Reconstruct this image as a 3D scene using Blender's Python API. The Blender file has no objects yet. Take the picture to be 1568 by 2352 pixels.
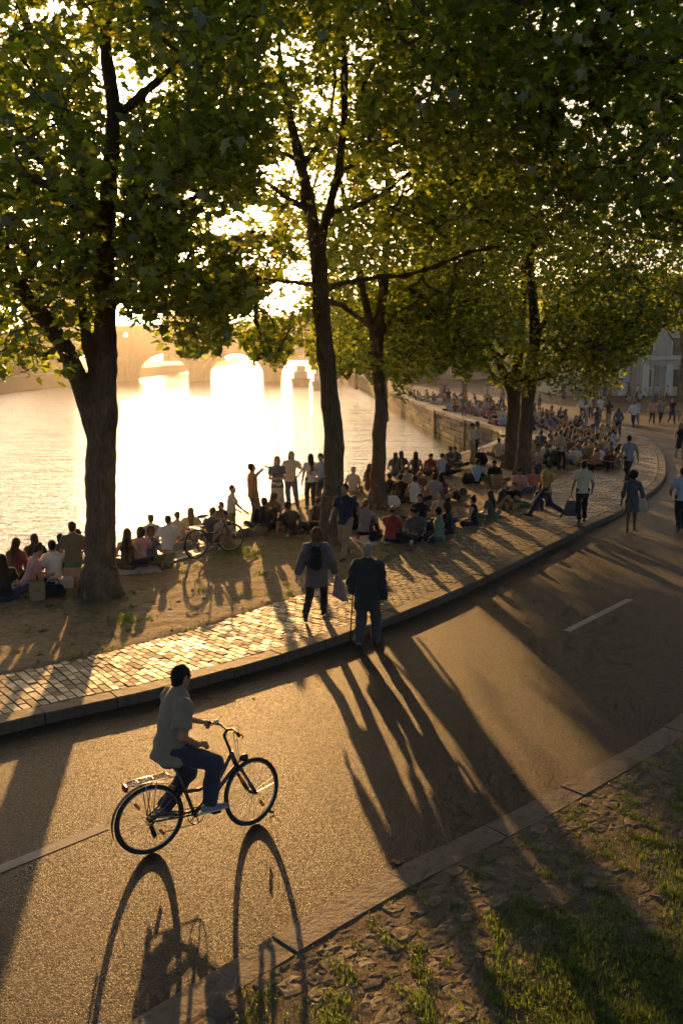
import bpy, bmesh, math, random
import numpy as np
from mathutils import Vector, Matrix, noise as mnoise
R = math.radians
SC = bpy.context.scene
COL = SC.collection
rng = np.random.default_rng(11)
random.seed(5)

# ------------------------------------------------------------------ camera
F_PX, W_PX, H_PX, Y_HOR, CAM_H = 2150.0, 1568.0, 2352.0, 812.0, 4.7
PITCH = math.atan((H_PX / 2 - Y_HOR) / F_PX)
cam_d = bpy.data.cameras.new('camera')
cam = bpy.data.objects.new('camera', cam_d); COL.objects.link(cam)
cam.location = (0, 0, CAM_H); cam.rotation_euler = (R(90) - PITCH, 0, 0)
cam_d.sensor_fit = 'VERTICAL'; cam_d.sensor_height = 36.0; cam_d.sensor_width = 24.0
cam_d.lens = 36.0 * F_PX / H_PX
cam_d.clip_start = 0.1; cam_d.clip_end = 6000
cam_d.dof.use_dof = True; cam_d.dof.focus_distance = 11.5; cam_d.dof.aperture_fstop = 2.6
SC.camera = cam

# ------------------------------------------------------------------ light
SUN_EL, SUN_AZ = R(8.95), R(-8.85)          # azimuth from +Y towards +X
sun_dir = Vector((math.sin(SUN_AZ) * math.cos(SUN_EL), math.cos(SUN_AZ) * math.cos(SUN_EL), math.sin(SUN_EL)))
world = bpy.data.worlds.new('World'); SC.world = world; world.use_nodes = True
wn = world.node_tree; wn.nodes.clear()
wo = wn.nodes.new('ShaderNodeOutputWorld'); wb = wn.nodes.new('ShaderNodeBackground'); sk = wn.nodes.new('ShaderNodeTexSky')
sk.sky_type = 'NISHITA'; sk.sun_disc = False; sk.sun_elevation = SUN_EL; sk.sun_rotation = SUN_AZ
sk.altitude = 50; sk.air_density = 0.42; sk.dust_density = 2.0; sk.ozone_density = 0.4
wb.inputs['Strength'].default_value = 0.13
wt = wn.nodes.new('ShaderNodeMix'); wt.data_type = 'RGBA'; wt.blend_type = 'MULTIPLY'; wt.inputs[0].default_value = 1.0; wt.inputs[7].default_value = (1.0, .89, .73, 1)   # the warm white balance of the photograph
wn.links.new(sk.outputs['Color'], wt.inputs[6]); wn.links.new(wt.outputs[2], wb.inputs['Color']); wn.links.new(wb.outputs['Background'], wo.inputs['Surface'])
sl = bpy.data.lights.new('sun', 'SUN'); so = bpy.data.objects.new('sun', sl); COL.objects.link(so)
sl.energy = 5.0; sl.angle = R(0.5); sl.color = (1.0, 0.525, 0.165)
so.rotation_euler = sun_dir.to_track_quat('Z', 'Y').to_euler(); so.location = (0, 0, 60)
SC.view_settings.view_transform = 'Standard'; SC.view_settings.look = 'None'
SC.view_settings.gamma = 1.0; SC.view_settings.use_curve_mapping = False
SC.view_settings.exposure = 0.7
SC.render.engine = 'CYCLES'
SC.cycles.use_denoising = True
SC.cycles.use_adaptive_sampling = True; SC.cycles.adaptive_threshold = .03; SC.cycles.adaptive_min_samples = 12
SC.cycles.max_bounces = 8; SC.cycles.diffuse_bounces = 4; SC.cycles.glossy_bounces = 3
SC.cycles.transmission_bounces = 4; SC.cycles.volume_bounces = 0; SC.cycles.transparent_max_bounces = 4
SC.cycles.sample_clamp_indirect = 6.0; SC.cycles.sample_clamp_direct = 0.0
SC.cycles.caustics_reflective = False; SC.cycles.caustics_refractive = False

# ------------------------------------------------------------------ sight lines: a spot read off the photograph becomes a place on the ground
_sp, _cp = math.sin(PITCH), math.cos(PITCH)
def ray(px, py):
    u, v = (px - W_PX / 2) / F_PX, (H_PX / 2 - py) / F_PX
    return Vector((u, _cp + v * _sp, -_sp + v * _cp))
def G(px, py, z=0.0):
    d = ray(px, py); t = (z - CAM_H) / d.z
    return Vector((d.x * t, d.y * t, z))
def P(px, py, D):
    d = ray(px, py); t = D / d.y
    return Vector((d.x * t, D, CAM_H + d.z * t))
def proj(p):
    """numpy (n,3) -> pixel columns and rows"""
    q = np.asarray(p, float) - np.array([0, 0, CAM_H])
    f = q[:, 1] * _cp - q[:, 2] * _sp; u = q[:, 1] * _sp + q[:, 2] * _cp
    f = np.where(f < 0.1, 0.1, f)
    return W_PX / 2 + F_PX * q[:, 0] / f, H_PX / 2 - F_PX * u / f

# ------------------------------------------------------------------ object helpers
def link(o, parent=None):
    COL.objects.link(o)
    if parent is not None: o.parent = parent
    return o
def tag(o, label=None, cat=None, group=None, kind=None):
    if label: o['label'] = label
    if cat: o['category'] = cat
    if group: o['group'] = group
    if kind: o['kind'] = kind
    return o
def empty(name, loc=(0, 0, 0), rz=0.0):
    o = bpy.data.objects.new(name, None); o.location = loc; o.rotation_euler = (0, 0, rz); o.empty_display_size = 0.2
    return link(o)
def mesh_np(name, V, F, smooth=False):
    """V (n,3), F (m,k) equal sized faces, or a list of such arrays"""
    V = np.asarray(V, np.float32)
    me = bpy.data.meshes.new(name)
    Fs = F if isinstance(F, list) else [F]
    Fs = [np.asarray(f, np.int32) for f in Fs if len(f)]
    me.vertices.add(len(V)); me.vertices.foreach_set('co', V.ravel())
    tot = np.concatenate([np.full(len(f), f.shape[1], np.int32) for f in Fs])
    idx = np.concatenate([f.ravel() for f in Fs])
    me.loops.add(len(idx)); me.loops.foreach_set('vertex_index', idx)
    st = np.concatenate([[0], np.cumsum(tot)[:-1]]).astype(np.int32)
    me.polygons.add(len(tot)); me.polygons.foreach_set('loop_start', st); me.polygons.foreach_set('loop_total', tot)
    me.polygons.foreach_set('use_smooth', np.full(len(tot), smooth))
    me.update(calc_edges=True); me.validate()
    return me
def obj(name, me, mat=None, parent=None):
    o = bpy.data.objects.new(name, me)
    if mat is not None: me.materials.append(mat)
    return link(o, parent)
class MB:
    """collects shapes; build() makes one mesh object of them"""
    def __init__(s): s.v = []; s.f = []
    def add(s, vs, fs):
        b = len(s.v); s.v.extend([tuple(v) for v in vs]); s.f.extend([tuple(i + b for i in f) for f in fs]); return s
    def box(s, c, d, M=None, bev=0.0):
        x, y, z = d[0] / 2, d[1] / 2, d[2] / 2; c = Vector(c)
        if bev <= 0:
            vs = [Vector((sx * x, sy * y, sz * z)) for sz in (-1, 1) for sy in (-1, 1) for sx in (-1, 1)]
            fs = [(0, 2, 3, 1), (4, 5, 7, 6), (0, 1, 5, 4), (2, 6, 7, 3), (0, 4, 6, 2), (1, 3, 7, 5)]
        else:
            b = min(bev, x * .9, y * .9, z * .9)
            vs = []
            for zz, i in ((-z, 0), (z - b, 0), (z, b)):
                vs += [Vector((-x + i, -y + i, zz)), Vector((x - i, -y + i, zz)), Vector((x - i, y - i, zz)), Vector((-x + i, y - i, zz))]
            fs = [(3, 2, 1, 0), (8, 9, 10, 11)]
            for k in (0, 4):
                for a in range(4):
                    b2 = (a + 1) % 4; fs.append((k + a, k + b2, k + b2 + 4, k + a + 4))
        vs = [(M @ v if M else v) + c for v in vs]
        return s.add(vs, fs)
    def tube(s, pts, rad, n=8, caps=True):
        pts = [Vector(p) for p in pts]; m = len(pts)
        rad = [rad] * m if isinstance(rad, (int, float)) else rad
        up = None; rings = []
        for i in range(m):
            t = (pts[min(i + 1, m - 1)] - pts[max(i - 1, 0)]).normalized()
            if up is None:
                up = t.orthogonal().normalized()
            else:
                up = (up - t * up.dot(t))
                up = up.normalized() if up.length > 1e-6 else t.orthogonal().normalized()
            w = t.cross(up)
            rings.append([pts[i] + (up * math.cos(a) + w * math.sin(a)) * rad[i] for a in [2 * math.pi * k / n for k in range(n)]])
        vs = [v for r in rings for v in r]; fs = []
        for i in range(m - 1):
            for k in range(n):
                k2 = (k + 1) % n; fs.append((i * n + k, i * n + k2, (i + 1) * n + k2, (i + 1) * n + k))
        if caps:
            fs.append(tuple(range(n - 1, -1, -1))); fs.append(tuple((m - 1) * n + k for k in range(n)))
        return s.add(vs, fs)
    def torus(s, c, R0, r, M=None, n=40, m=8, a0=0.0, a1=2 * math.pi):
        c = Vector(c); vs = []; fs = []; full = abs(a1 - a0 - 2 * math.pi) < 1e-6
        nn = n if full else n + 1
        for i in range(nn):
            a = a0 + (a1 - a0) * i / n
            for j in range(m):
                b = 2 * math.pi * j / m
                v = Vector(((R0 + r * math.cos(b)) * math.cos(a), r * math.sin(b), (R0 + r * math.cos(b)) * math.sin(a)))
                vs.append((M @ v if M else v) + c)
        for i in range(n):
            i2 = (i + 1) % nn
            for j in range(m):
                j2 = (j + 1) % m; fs.append((i * m + j, i * m + j2, i2 * m + j2, i2 * m + j))
        return s.add(vs, fs)
    def lathe(s, prof, n=16, M=None, c=(0, 0, 0)):
        """prof: list of (radius, height) about local z"""
        c = Vector(c); vs = []; fs = []
        for r, h in prof:
            for k in range(n):
                a = 2 * math.pi * k / n; v = Vector((r * math.cos(a), r * math.sin(a), h)); vs.append((M @ v if M else v) + c)
        for i in range(len(prof) - 1):
            for k in range(n):
                k2 = (k + 1) % n; fs.append((i * n + k, i * n + k2, (i + 1) * n + k2, (i + 1) * n + k))
        fs.append(tuple(range(n - 1, -1, -1))); fs.append(tuple((len(prof) - 1) * n + k for k in range(n)))
        return s.add(vs, fs)
    def prism(s, outline, h, M=None, c=(0, 0, 0)):
        """outline: 2d points, extruded 0..h along local z"""
        c = Vector(c); n = len(outline)
        vs = [Vector((x, y, 0)) for x, y in outline] + [Vector((x, y, h)) for x, y in outline]
        vs = [(M @ v if M else v) + c for v in vs]
        fs = [tuple(range(n - 1, -1, -1)), tuple(range(n, 2 * n))] + [(k, (k + 1) % n, (k + 1) % n + n, k + n) for k in range(n)]
        return s.add(vs, fs)
    def mesh(s, name, smooth=False):
        me = bpy.data.meshes.new(name); me.from_pydata(s.v, [], s.f); me.update()
        if smooth: me.polygons.foreach_set('use_smooth', np.ones(len(me.polygons), bool))
        return me
    def build(s, name, mat, parent=None, smooth=False):
        return obj(name, s.mesh(name, smooth), mat, parent)

# ------------------------------------------------------------------ materials
MATS = {}
def nt_new(name):
    m = bpy.data.materials.new(name); m.use_nodes = True; t = m.node_tree; t.nodes.clear()
    out = t.nodes.new('ShaderNodeOutputMaterial'); MATS[name] = m
    return m, t, out
def node(t, typ, **kw):
    n = t.nodes.new(typ)
    for k, v in kw.items():
        if k in n.inputs.keys() if hasattr(n.inputs, 'keys') else False: n.inputs[k].default_value = v
        else: setattr(n, k, v)
    return n
def ramp(t, fac, stops):
    r = t.nodes.new('ShaderNodeValToRGB'); e = r.color_ramp.elements
    while len(e) < len(stops): e.new(0.5)
    for k, (p, c) in enumerate(stops):
        e[k].position = p; e[k].color = (*c, 1) if len(c) == 3 else c
    t.links.new(fac, r.inputs['Fac']); return r.outputs['Color']
def coords(t, kind='Object', scale=(1, 1, 1), rot=(0, 0, 0)):
    tc = t.nodes.new('ShaderNodeTexCoord'); mp = t.nodes.new('ShaderNodeMapping')
    mp.inputs['Scale'].default_value = scale; mp.inputs['Rotation'].default_value = rot
    t.links.new(tc.outputs[kind], mp.inputs['Vector']); return mp.outputs['Vector']
def noise(t, vec, scale, detail=4, rough=0.6, dist=0.0):
    n = t.nodes.new('ShaderNodeTexNoise'); n.inputs['Scale'].default_value = scale; n.inputs['Detail'].default_value = detail
    n.inputs['Roughness'].default_value = rough; n.inputs['Distortion'].default_value = dist
    t.links.new(vec, n.inputs['Vector']); return n.outputs['Fac']
def vor(t, vec, scale, feature='F1', out='Distance'):
    n = t.nodes.new('ShaderNodeTexVoronoi'); n.feature = feature; n.inputs['Scale'].default_value = scale
    t.links.new(vec, n.inputs['Vector']); return n.outputs[out]
def math_(t, op, a, b=None):
    n = t.nodes.new('ShaderNodeMath'); n.operation = op
    for i, v in enumerate((a, b)):
        if v is None: continue
        if isinstance(v, (int, float)): n.inputs[i].default_value = v
        else: t.links.new(v, n.inputs[i])
    return n.outputs[0]
def mixc(t, fac, a, b, mode='MIX'):
    n = t.nodes.new('ShaderNodeMix'); n.data_type = 'RGBA'; n.blend_type = mode
    for i, v in ((0, fac), (6, a), (7, b)):
        if isinstance(v, (int, float)): n.inputs[i].default_value = v
        elif isinstance(v, tuple): n.inputs[i].default_value = (*v, 1) if len(v) == 3 else v
        else: t.links.new(v, n.inputs[i])
    return n.outputs[2]
def bump(t, h, strength=0.5, dist=0.02, normal=None):
    n = t.nodes.new('ShaderNodeBump'); n.inputs['Strength'].default_value = strength; n.inputs['Distance'].default_value = dist
    t.links.new(h, n.inputs['Height'])
    if normal is not None: t.links.new(normal, n.inputs['Normal'])
    return n.outputs['Normal']
def princ(t, out, color, rough=0.7, spec=0.5, normal=None, metal=0.0, sheen=0.0):
    p = t.nodes.new('ShaderNodeBsdfPrincipled')
    if isinstance(color, tuple): p.inputs['Base Color'].default_value = (*color, 1)
    else: t.links.new(color, p.inputs['Base Color'])
    if isinstance(rough, (int, float)): p.inputs['Roughness'].default_value = rough
    else: t.links.new(rough, p.inputs['Roughness'])
    p.inputs['Specular IOR Level'].default_value = spec; p.inputs['Metallic'].default_value = metal
    p.inputs['Sheen Weight'].default_value = sheen
    if normal is not None: t.links.new(normal, p.inputs['Normal'])
    t.links.new(p.outputs['BSDF'], out.inputs['Surface']); return p
def rnd_obj(t):
    return t.nodes.new('ShaderNodeObjectInfo').outputs['Random']
def rnd_isl(t):
    return t.nodes.new('ShaderNodeNewGeometry').outputs['Random Per Island']

def m_simple(name, col, rough=0.6, metal=0.0, spec=0.5, var=0.12, scale=30.0):
    if name in MATS: return MATS[name]
    m, t, o = nt_new(name); v = coords(t)
    n = noise(t, v, scale, 3)
    c = mixc(t, n, tuple(x * (1 - var) for x in col), tuple(min(1, x * (1 + var)) for x in col))
    princ(t, o, c, rough, spec, None, metal); return m
def m_cloth(col):
    name = 'cloth_%02x%02x%02x' % tuple(int(max(0, min(1, c)) * 255) for c in col)
    if name in MATS: return MATS[name]
    m, t, o = nt_new(name); v = coords(t)
    n = noise(t, v, 9, 4, .6); w = noise(t, v, 220, 2)
    c = mixc(t, n, tuple(x * .82 for x in col), tuple(min(1, x * 1.15) for x in col))
    nr = bump(t, n, .35, .02); nr = bump(t, w, .25, .002, nr)
    princ(t, o, c, .85, .2, nr, 0, .25); return m
def m_asphalt():
    m, t, o = nt_new('asphalt'); v = coords(t)
    wc = t.nodes.new('ShaderNodeTexVoronoi'); wc.inputs['Scale'].default_value = 100; t.links.new(v, wc.inputs['Vector'])
    wc2 = t.nodes.new('ShaderNodeTexVoronoi'); wc2.inputs['Scale'].default_value = 190; t.links.new(v, wc2.inputs['Vector'])
    sep = t.nodes.new('ShaderNodeSeparateColor'); t.links.new(wc.outputs['Color'], sep.inputs[0])
    big = noise(t, v, .45, 6, .62); mid = noise(t, v, 4, 5, .65)
    c1 = ramp(t, sep.outputs[0], [(0.0, (.025, .020, .016)), (.45, (.044, .033, .024)), (.8, (.060, .046, .032)), (1, (.082, .063, .042))])
    c = mixc(t, ramp(t, mid, [(.3, (0, 0, 0)), (.75, (.5, .5, .5))]), c1, (.036, .031, .027))
    c = mixc(t, ramp(t, big, [(.38, (.3, .3, .3)), (.62, (0, 0, 0))]), c, mixc(t, .6, c, (.016, .015, .0145)))
    h = math_(t, 'ADD', math_(t, 'MULTIPLY', sep.outputs[1], .9), math_(t, 'MULTIPLY', wc.outputs['Distance'], -1.1))
    h = math_(t, 'ADD', h, math_(t, 'MULTIPLY', wc2.outputs['Distance'], -.35))
    nr = bump(t, h, .6, .006); nr = bump(t, mid, .12, .02, nr)
    rr = math_(t, 'ADD', .5, math_(t, 'MULTIPLY', sep.outputs[2], .35))
    princ(t, o, c, rr, .30, nr); return m
def m_dirt():
    m, t, o = nt_new('dirt'); v = coords(t)
    a = noise(t, v, .8, 6, .65); b = noise(t, v, 7, 6, .7); g = noise(t, v, 60, 3)
    c = ramp(t, b, [(.25, (.14, .098, .058)), (.5, (.26, .19, .115)), (.75, (.38, .29, .18))])
    c = mixc(t, ramp(t, a, [(.52, (0, 0, 0)), (.7, (.7, .7, .7))]), c, mixc(t, b, (.08, .066, .03), (.17, .135, .06)))
    nr = bump(t, b, .8, .06); nr = bump(t, g, .7, .015, nr)
    princ(t, o, c, .85, .25, nr); return m
def m_sett(name, cols, rough=.5, isl=False):
    m, t, o = nt_new(name); v = coords(t)
    r = rnd_isl(t) if isl else rnd_obj(t)
    n = noise(t, v, 14, 5, .65); g = noise(t, v, 120, 3)
    c = ramp(t, r, [(i / max(1, len(cols) - 1), k) for i, k in enumerate(cols)])
    c = mixc(t, n, mixc(t, .45, c, (.09, .07, .05)), c)
    nr = bump(t, n, .35, .02); nr = bump(t, g, .3, .004, nr)
    rr = math_(t, 'ADD', math_(t, 'MULTIPLY', math_(t, 'FRACT', math_(t, 'MULTIPLY', r, 7.31)), .26), rough - .13)
    princ(t, o, c, rr, .5, nr); return m
def m_stone(name, a, b, rough=.8, sc=1.0, isl=False, moss=None):
    m, t, o = nt_new(name); v = coords(t)
    n = noise(t, v, 2.2 * sc, 6, .7); g = noise(t, v, 45 * sc, 3); w = noise(t, coords(t, 'Object', (3, 3, .35)), 1.6 * sc, 4)
    r = rnd_isl(t) if isl else rnd_obj(t)
    c = mixc(t, n, a, b); c = mixc(t, math_(t, 'MULTIPLY', r, .5), c, tuple(x * .55 for x in a))
    c = mixc(t, ramp(t, w, [(.5, (0, 0, 0)), (.75, (.7, .7, .7))]), c, tuple(x * .45 for x in a))
    if moss:
        geo = t.nodes.new('ShaderNodeNewGeometry'); sx = t.nodes.new('ShaderNodeSeparateXYZ'); t.links.new(geo.outputs['Position'], sx.inputs[0])
        zz = math_(t, 'ADD', sx.outputs['Z'], math_(t, 'MULTIPLY', n, -.35))
        f = ramp(t, math_(t, 'MULTIPLY', math_(t, 'ADD', zz, 2.0), 1.0), [(.25, (1, 1, 1)), (.5, (0, 0, 0))])
        c = mixc(t, f, c, moss)
    nr = bump(t, n, .5, .05); nr = bump(t, g, .4, .006, nr)
    princ(t, o, c, rough, .3, nr); return m
def m_bark():
    m, t, o = nt_new('bark'); v = coords(t, 'Object', (1, 1, .45)); v2 = coords(t, 'Object', (1, 1, .12))
    n = noise(t, v, 5, 6, .7, .4); g = noise(t, v, 38, 5, .7); fl = noise(t, v2, 26, 4, .7, .3); pl = noise(t, v, 11, 3, .5, .8)
    c = ramp(t, n, [(.3, (.09, .06, .039)), (.5, (.145, .10, .066)), (.72, (.22, .16, .11))])
    c = mixc(t, ramp(t, pl, [(.52, (0, 0, 0)), (.56, (.55, .55, .55))]), c, (.14, .115, .08))
    c = mixc(t, ramp(t, fl, [(.3, (.8, .8, .8)), (.46, (0, 0, 0))]), c, (.035, .025, .018))
    h = math_(t, 'ADD', math_(t, 'MULTIPLY', fl, 1.0), math_(t, 'MULTIPLY', ramp(t, pl, [(.5, (0, 0, 0)), (.56, (1, 1, 1))]), .35))
    h = math_(t, 'ADD', h, n)
    nr = bump(t, h, .8, .03); nr = bump(t, g, .6, .008, nr)
    princ(t, o, c, .85, .22, nr); return m
def m_leaf(name, dark, light, trans, gloss=.08):
    m, t, o = nt_new(name); r = rnd_isl(t)
    c = ramp(t, r, [(0, dark), (.6, light), (1, tuple(x * 1.3 for x in light))])
    tr = ramp(t, r, [(0, tuple(x * .6 for x in trans)), (.5, trans), (.9, tuple(min(1, x * 1.5) for x in trans)), (1, (trans[0] * 2.0, trans[1] * 1.35, trans[2]))])
    d = t.nodes.new('ShaderNodeBsdfDiffuse'); t.links.new(c, d.inputs['Color'])
    q = t.nodes.new('ShaderNodeBsdfTranslucent'); t.links.new(tr, q.inputs['Color'])
    gl = t.nodes.new('ShaderNodeBsdfGlossy'); gl.inputs['Roughness'].default_value = .42; gl.inputs['Color'].default_value = (.9, .95, 1, 1)
    a = t.nodes.new('ShaderNodeMixShader'); a.inputs[0].default_value = .66
    t.links.new(d.outputs[0], a.inputs[1]); t.links.new(q.outputs[0], a.inputs[2])
    b = t.nodes.new('ShaderNodeMixShader'); b.inputs[0].default_value = gloss
    t.links.new(a.outputs[0], b.inputs[1]); t.links.new(gl.outputs[0], b.inputs[2])
    t.links.new(b.outputs[0], o.inputs['Surface']); return m
def m_water():
    m, t, o = nt_new('water')
    v = coords(t, 'Object', (1, 1, 1), (0, 0, R(-20))); v2 = coords(t, 'Object', (.4, 1, 1), (0, 0, R(12)))
    v3 = coords(t, 'Object', (.22, 1, 1), (0, 0, R(4)))
    a = noise(t, v3, .42, 3, .55, .8); d = noise(t, v2, 1.3, 3, .55, .6); b = noise(t, v, 4.5, 3, .6, .5); e = noise(t, v2, 11, 2, .5, .3)
    h = math_(t, 'ADD', math_(t, 'MULTIPLY', a, 1.7), math_(t, 'MULTIPLY', d, .85))
    h = math_(t, 'ADD', h, math_(t, 'MULTIPLY', b, .30)); h = math_(t, 'ADD', h, math_(t, 'MULTIPLY', e, .07))
    nr = bump(t, h, .8, .25)
    princ(t, o, (.030, .034, .018), .07, .5, nr); return m
# ================================================================== the place: river, quay, road
WATER_Z = -1.8
def smooth_curve(pts, step=0.25):
    """Catmull-Rom through points, resampled evenly"""
    p = np.array([tuple(q)[:2] for q in pts], float)
    p = np.vstack([2 * p[0] - p[1], p, 2 * p[-1] - p[-2]]); out = []
    for i in range(1, len(p) - 2):
        a, b, c, d = p[i - 1], p[i], p[i + 1], p[i + 2]
        for s in np.linspace(0, 1, 40, endpoint=False):
            out.append(.5 * (2 * b + (c - a) * s + (2 * a - 5 * b + 4 * c - d) * s ** 2 + (3 * b - a - 3 * c + d) * s ** 3))
    out.append(p[-2]); out = np.array(out)
    L = np.concatenate([[0], np.cumsum(np.linalg.norm(np.diff(out, axis=0), axis=1))])
    s = np.arange(0, L[-1], step)
    return np.stack([np.interp(s, L, out[:, 0]), np.interp(s, L, out[:, 1])], 1)
def normals_left(c):
    t = np.gradient(c, axis=0); t /= np.linalg.norm(t, axis=1)[:, None]
    return np.stack([-t[:, 1], t[:, 0]], 1), t
def g2(px, py, z=0): q = G(px, py, z); return (q.x, q.y)
# river side kerb of the road (foot of the kerb), drawn from the left and running away from the viewer
KERB = smooth_curve([(-15, 2.2), (-9.5, 6.6), g2(0, 1690), g2(400, 1595), g2(784, 1478), g2(1091, 1352), g2(1346, 1221), g2(1435, 1177),
                     g2(1515, 1120), g2(1528, 1080), g2(1517, 1042), g2(1495, 1020), g2(1470, 1002), g2(1430, 985),
                     (17.0, 68), (15.5, 82), (13, 105), (10, 150), (5, 205), (2, 245)])
KN, KT = normals_left(KERB)
KS = np.arange(len(KERB)) * .25
s_of_y = lambda y: float(np.interp(y, KERB[:, 1], KS))
def pave_w(s):     # breadth of the paved strip behind the kerb
    y = np.interp(s, KS, KERB[:, 1])
    return np.interp(y, [0, 11, 15.2, 18.7, 22, 26, 60], [1.45, 1.5, 1.9, 2.1, 2.7, 3.3, 3.3])
# the river edge of the bank and of the quay
EDGE = smooth_curve([(-40, 10), (-20, 15.5), (-12, 18.0), (-7.4, 19.2), (-4.75, 20.2), (-3.4, 22.0), (-1.95, 28.6), (-.3, 32.4), (1.6, 36.4), (4.2, 41.3),
                     (6.9, 46.5), (9.0, 52.5), (9.4, 57), (8.4, 65), (7.55, 75), (7.1, 85), (5.9, 114), (4.2, 160), (-.5, 232), (-2, 250)])
EN, ET = normals_left(EDGE); ES = np.arange(len(EDGE)) * .25
# verge side kerb
VERGE = smooth_curve([(-8.5, -1.5), (-3.6, 3.6), g2(300, 2352), g2(850, 2030), g2(1250, 1830), g2(1568, 1640), (7.2, 15.2), (11.3, 20.2), (15.5, 27), (20.5, 38), (25.5, 58), (27.5, 80), (27.5, 105)])
VN, VT = normals_left(VERGE); VS = np.arange(len(VERGE)) * .25

def strip(name, A, B, na, nb, zf, mat, parent=None, smooth=True):
    """sheet between two polylines (same param), zf(x,y,u,v) -> z"""
    ia = np.linspace(0, 1, na); L = lambda c: np.linspace(0, 1, len(c))
    a = np.stack([np.interp(ia, L(A), A[:, k]) for k in (0, 1)], 1); b = np.stack([np.interp(ia, L(B), B[:, k]) for k in (0, 1)], 1)
    v = np.linspace(0, 1, nb)
    XY = a[:, None, :] * (1 - v)[None, :, None] + b[:, None, :] * v[None, :, None]
    U, Vv = np.meshgrid(ia, v, indexing='ij')
    Z = zf(XY[..., 0], XY[..., 1], U, Vv)
    V = np.concatenate([XY, Z[..., None]], 2).reshape(-1, 3)
    i, j = np.meshgrid(np.arange(na - 1), np.arange(nb - 1), indexing='ij'); q = (i * nb + j).ravel()
    F = np.stack([q, q + 1, q + nb + 1, q + nb], 1)[:, ::-1]
    # faces upwards
    n = np.cross(V[F[0][1]] - V[F[0][0]], V[F[0][2]] - V[F[0][0]])
    if n[2] < 0: F = F[:, ::-1]
    return obj(name, mesh_np(name, V, F, smooth), mat, parent)
def hills(x, y, sc, seed=0.0, octv=3):
    z = np.zeros_like(x); a = 1.0; f = 1.0 / sc; r = np.random.default_rng(int(seed * 100) + 3)
    for _ in range(octv):
        for k in range(3):
            th = r.uniform(0, 6.28); ph = r.uniform(0, 6.28)
            z += a * np.sin(f * (x * math.cos(th) + y * math.sin(th)) * 6.28 + ph + 1.3 * np.sin(f * 3.1 * (x * math.sin(th) - y * math.cos(th)) + ph))
        a *= .5; f *= 2.1
    return z / 6

# ---- river, land
m_w = m_water(); m_as = m_asphalt(); m_di = m_dirt()
wv = MB(); wv.add([(-600, -60, WATER_Z), (600, -60, WATER_Z), (600, 900, WATER_Z), (-600, 900, WATER_Z)], [(0, 1, 2, 3)])
tag(wv.build('river', m_w), kind='structure')
m_earth = m_stone('far_paving', (.17, .15, .125), (.24, .21, .175), .8)
def polygon_slab(name, poly, z1, z0, mat):
    n = len(poly); vs = [(x, y, z1) for x, y in poly] + [(x, y, z0) for x, y in poly]
    fs = [tuple(range(n))] + [(k, (k + 1) % n, (k + 1) % n + n, k + n)[::-1] for k in range(n)]
    me = bpy.data.meshes.new(name); me.from_pydata(vs, [], fs); me.update()
    bm = bmesh.new(); bm.from_mesh(me); bmesh.ops.recalc_face_normals(bm, faces=bm.faces); bmesh.ops.triangulate(bm, faces=[f for f in bm.faces if len(f.verts) > 4]); bm.to_mesh(me); bm.free()
    return tag(obj(name, me, mat), kind='structure')
eo = EDGE + EN * -.42                       # land starts behind the coping and wall stones
land = [tuple(p) for p in eo[::12]] + [(-4, 420), (-20, 890), (590, 890), (590, -55), (-60, -55), (-60, 5)]
polygon_slab('ground', land, -.10, -3.5, m_earth)
# road
ysr = np.concatenate([np.arange(-1, 60, .25), np.arange(60, 241, 2.)])
strip('road', np.stack([np.interp(ysr, KERB[:, 1], KERB[:, 0]), ysr], 1), np.stack([np.interp(ysr, VERGE[:, 1], VERGE[:, 0]), ysr], 1), len(ysr), 6, lambda x, y, u, v: np.zeros_like(x), m_as)['kind'] = 'structure'
strip('road_beyond', np.array([(27.4, 20.), (27.6, 130.)]), np.array([(80, 20.), (80, 130.)]), 4, 3, lambda x, y, u, v: np.zeros_like(x) - .006, m_as)['kind'] = 'structure'
# bank of bare earth between the river edge and the paving
ki = KERB + KN * .30
yk = slice(0, int(np.argmax(KERB[:, 1] > 100)))
ye = slice(int(np.argmax(EDGE[:, 0] > -17)), int(np.argmax(EDGE[:, 1] > 100)))
KSUB, ESUB = ki[yk], (EDGE + EN * -.40)[ye]
def kerb_dist(x, y):
    c = KERB[::2]; s = x.shape; q = np.stack([x.ravel(), y.ravel()], 1); out = np.empty(len(q)); ix = np.empty(len(q), int)
    for a in range(0, len(q), 4000):
        d = np.linalg.norm(q[a:a + 4000, None, :] - c[None], axis=2); out[a:a + 4000] = d.min(1); ix[a:a + 4000] = d.argmin(1)
    return out.reshape(s), (ix * .5).reshape(s)
def bank_z(x, y, u=None, v=None):
    d, s = kerb_dist(x, y); w = pave_w(s) + .30
    z = .105 + .030 * hills(x, y, 2.3, 1) + .022 * hills(x, y, .55, 2) + .010 * hills(x, y, .17, 3)
    k = np.clip((d - w) / .25, 0, 1)
    far = np.clip((y - 26) / 8, 0, 1)                # trodden flat further out
    z = z * (1 - far) + far * (.115 + .008 * hills(x, y, 1.5, 4))
    return np.where(k < 1, .055 * (1 - k) + z * k, z)
bank_obj = strip('bank', ESUB, KSUB, 520, 70, bank_z, m_di); bank_obj['kind'] = 'structure'

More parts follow.
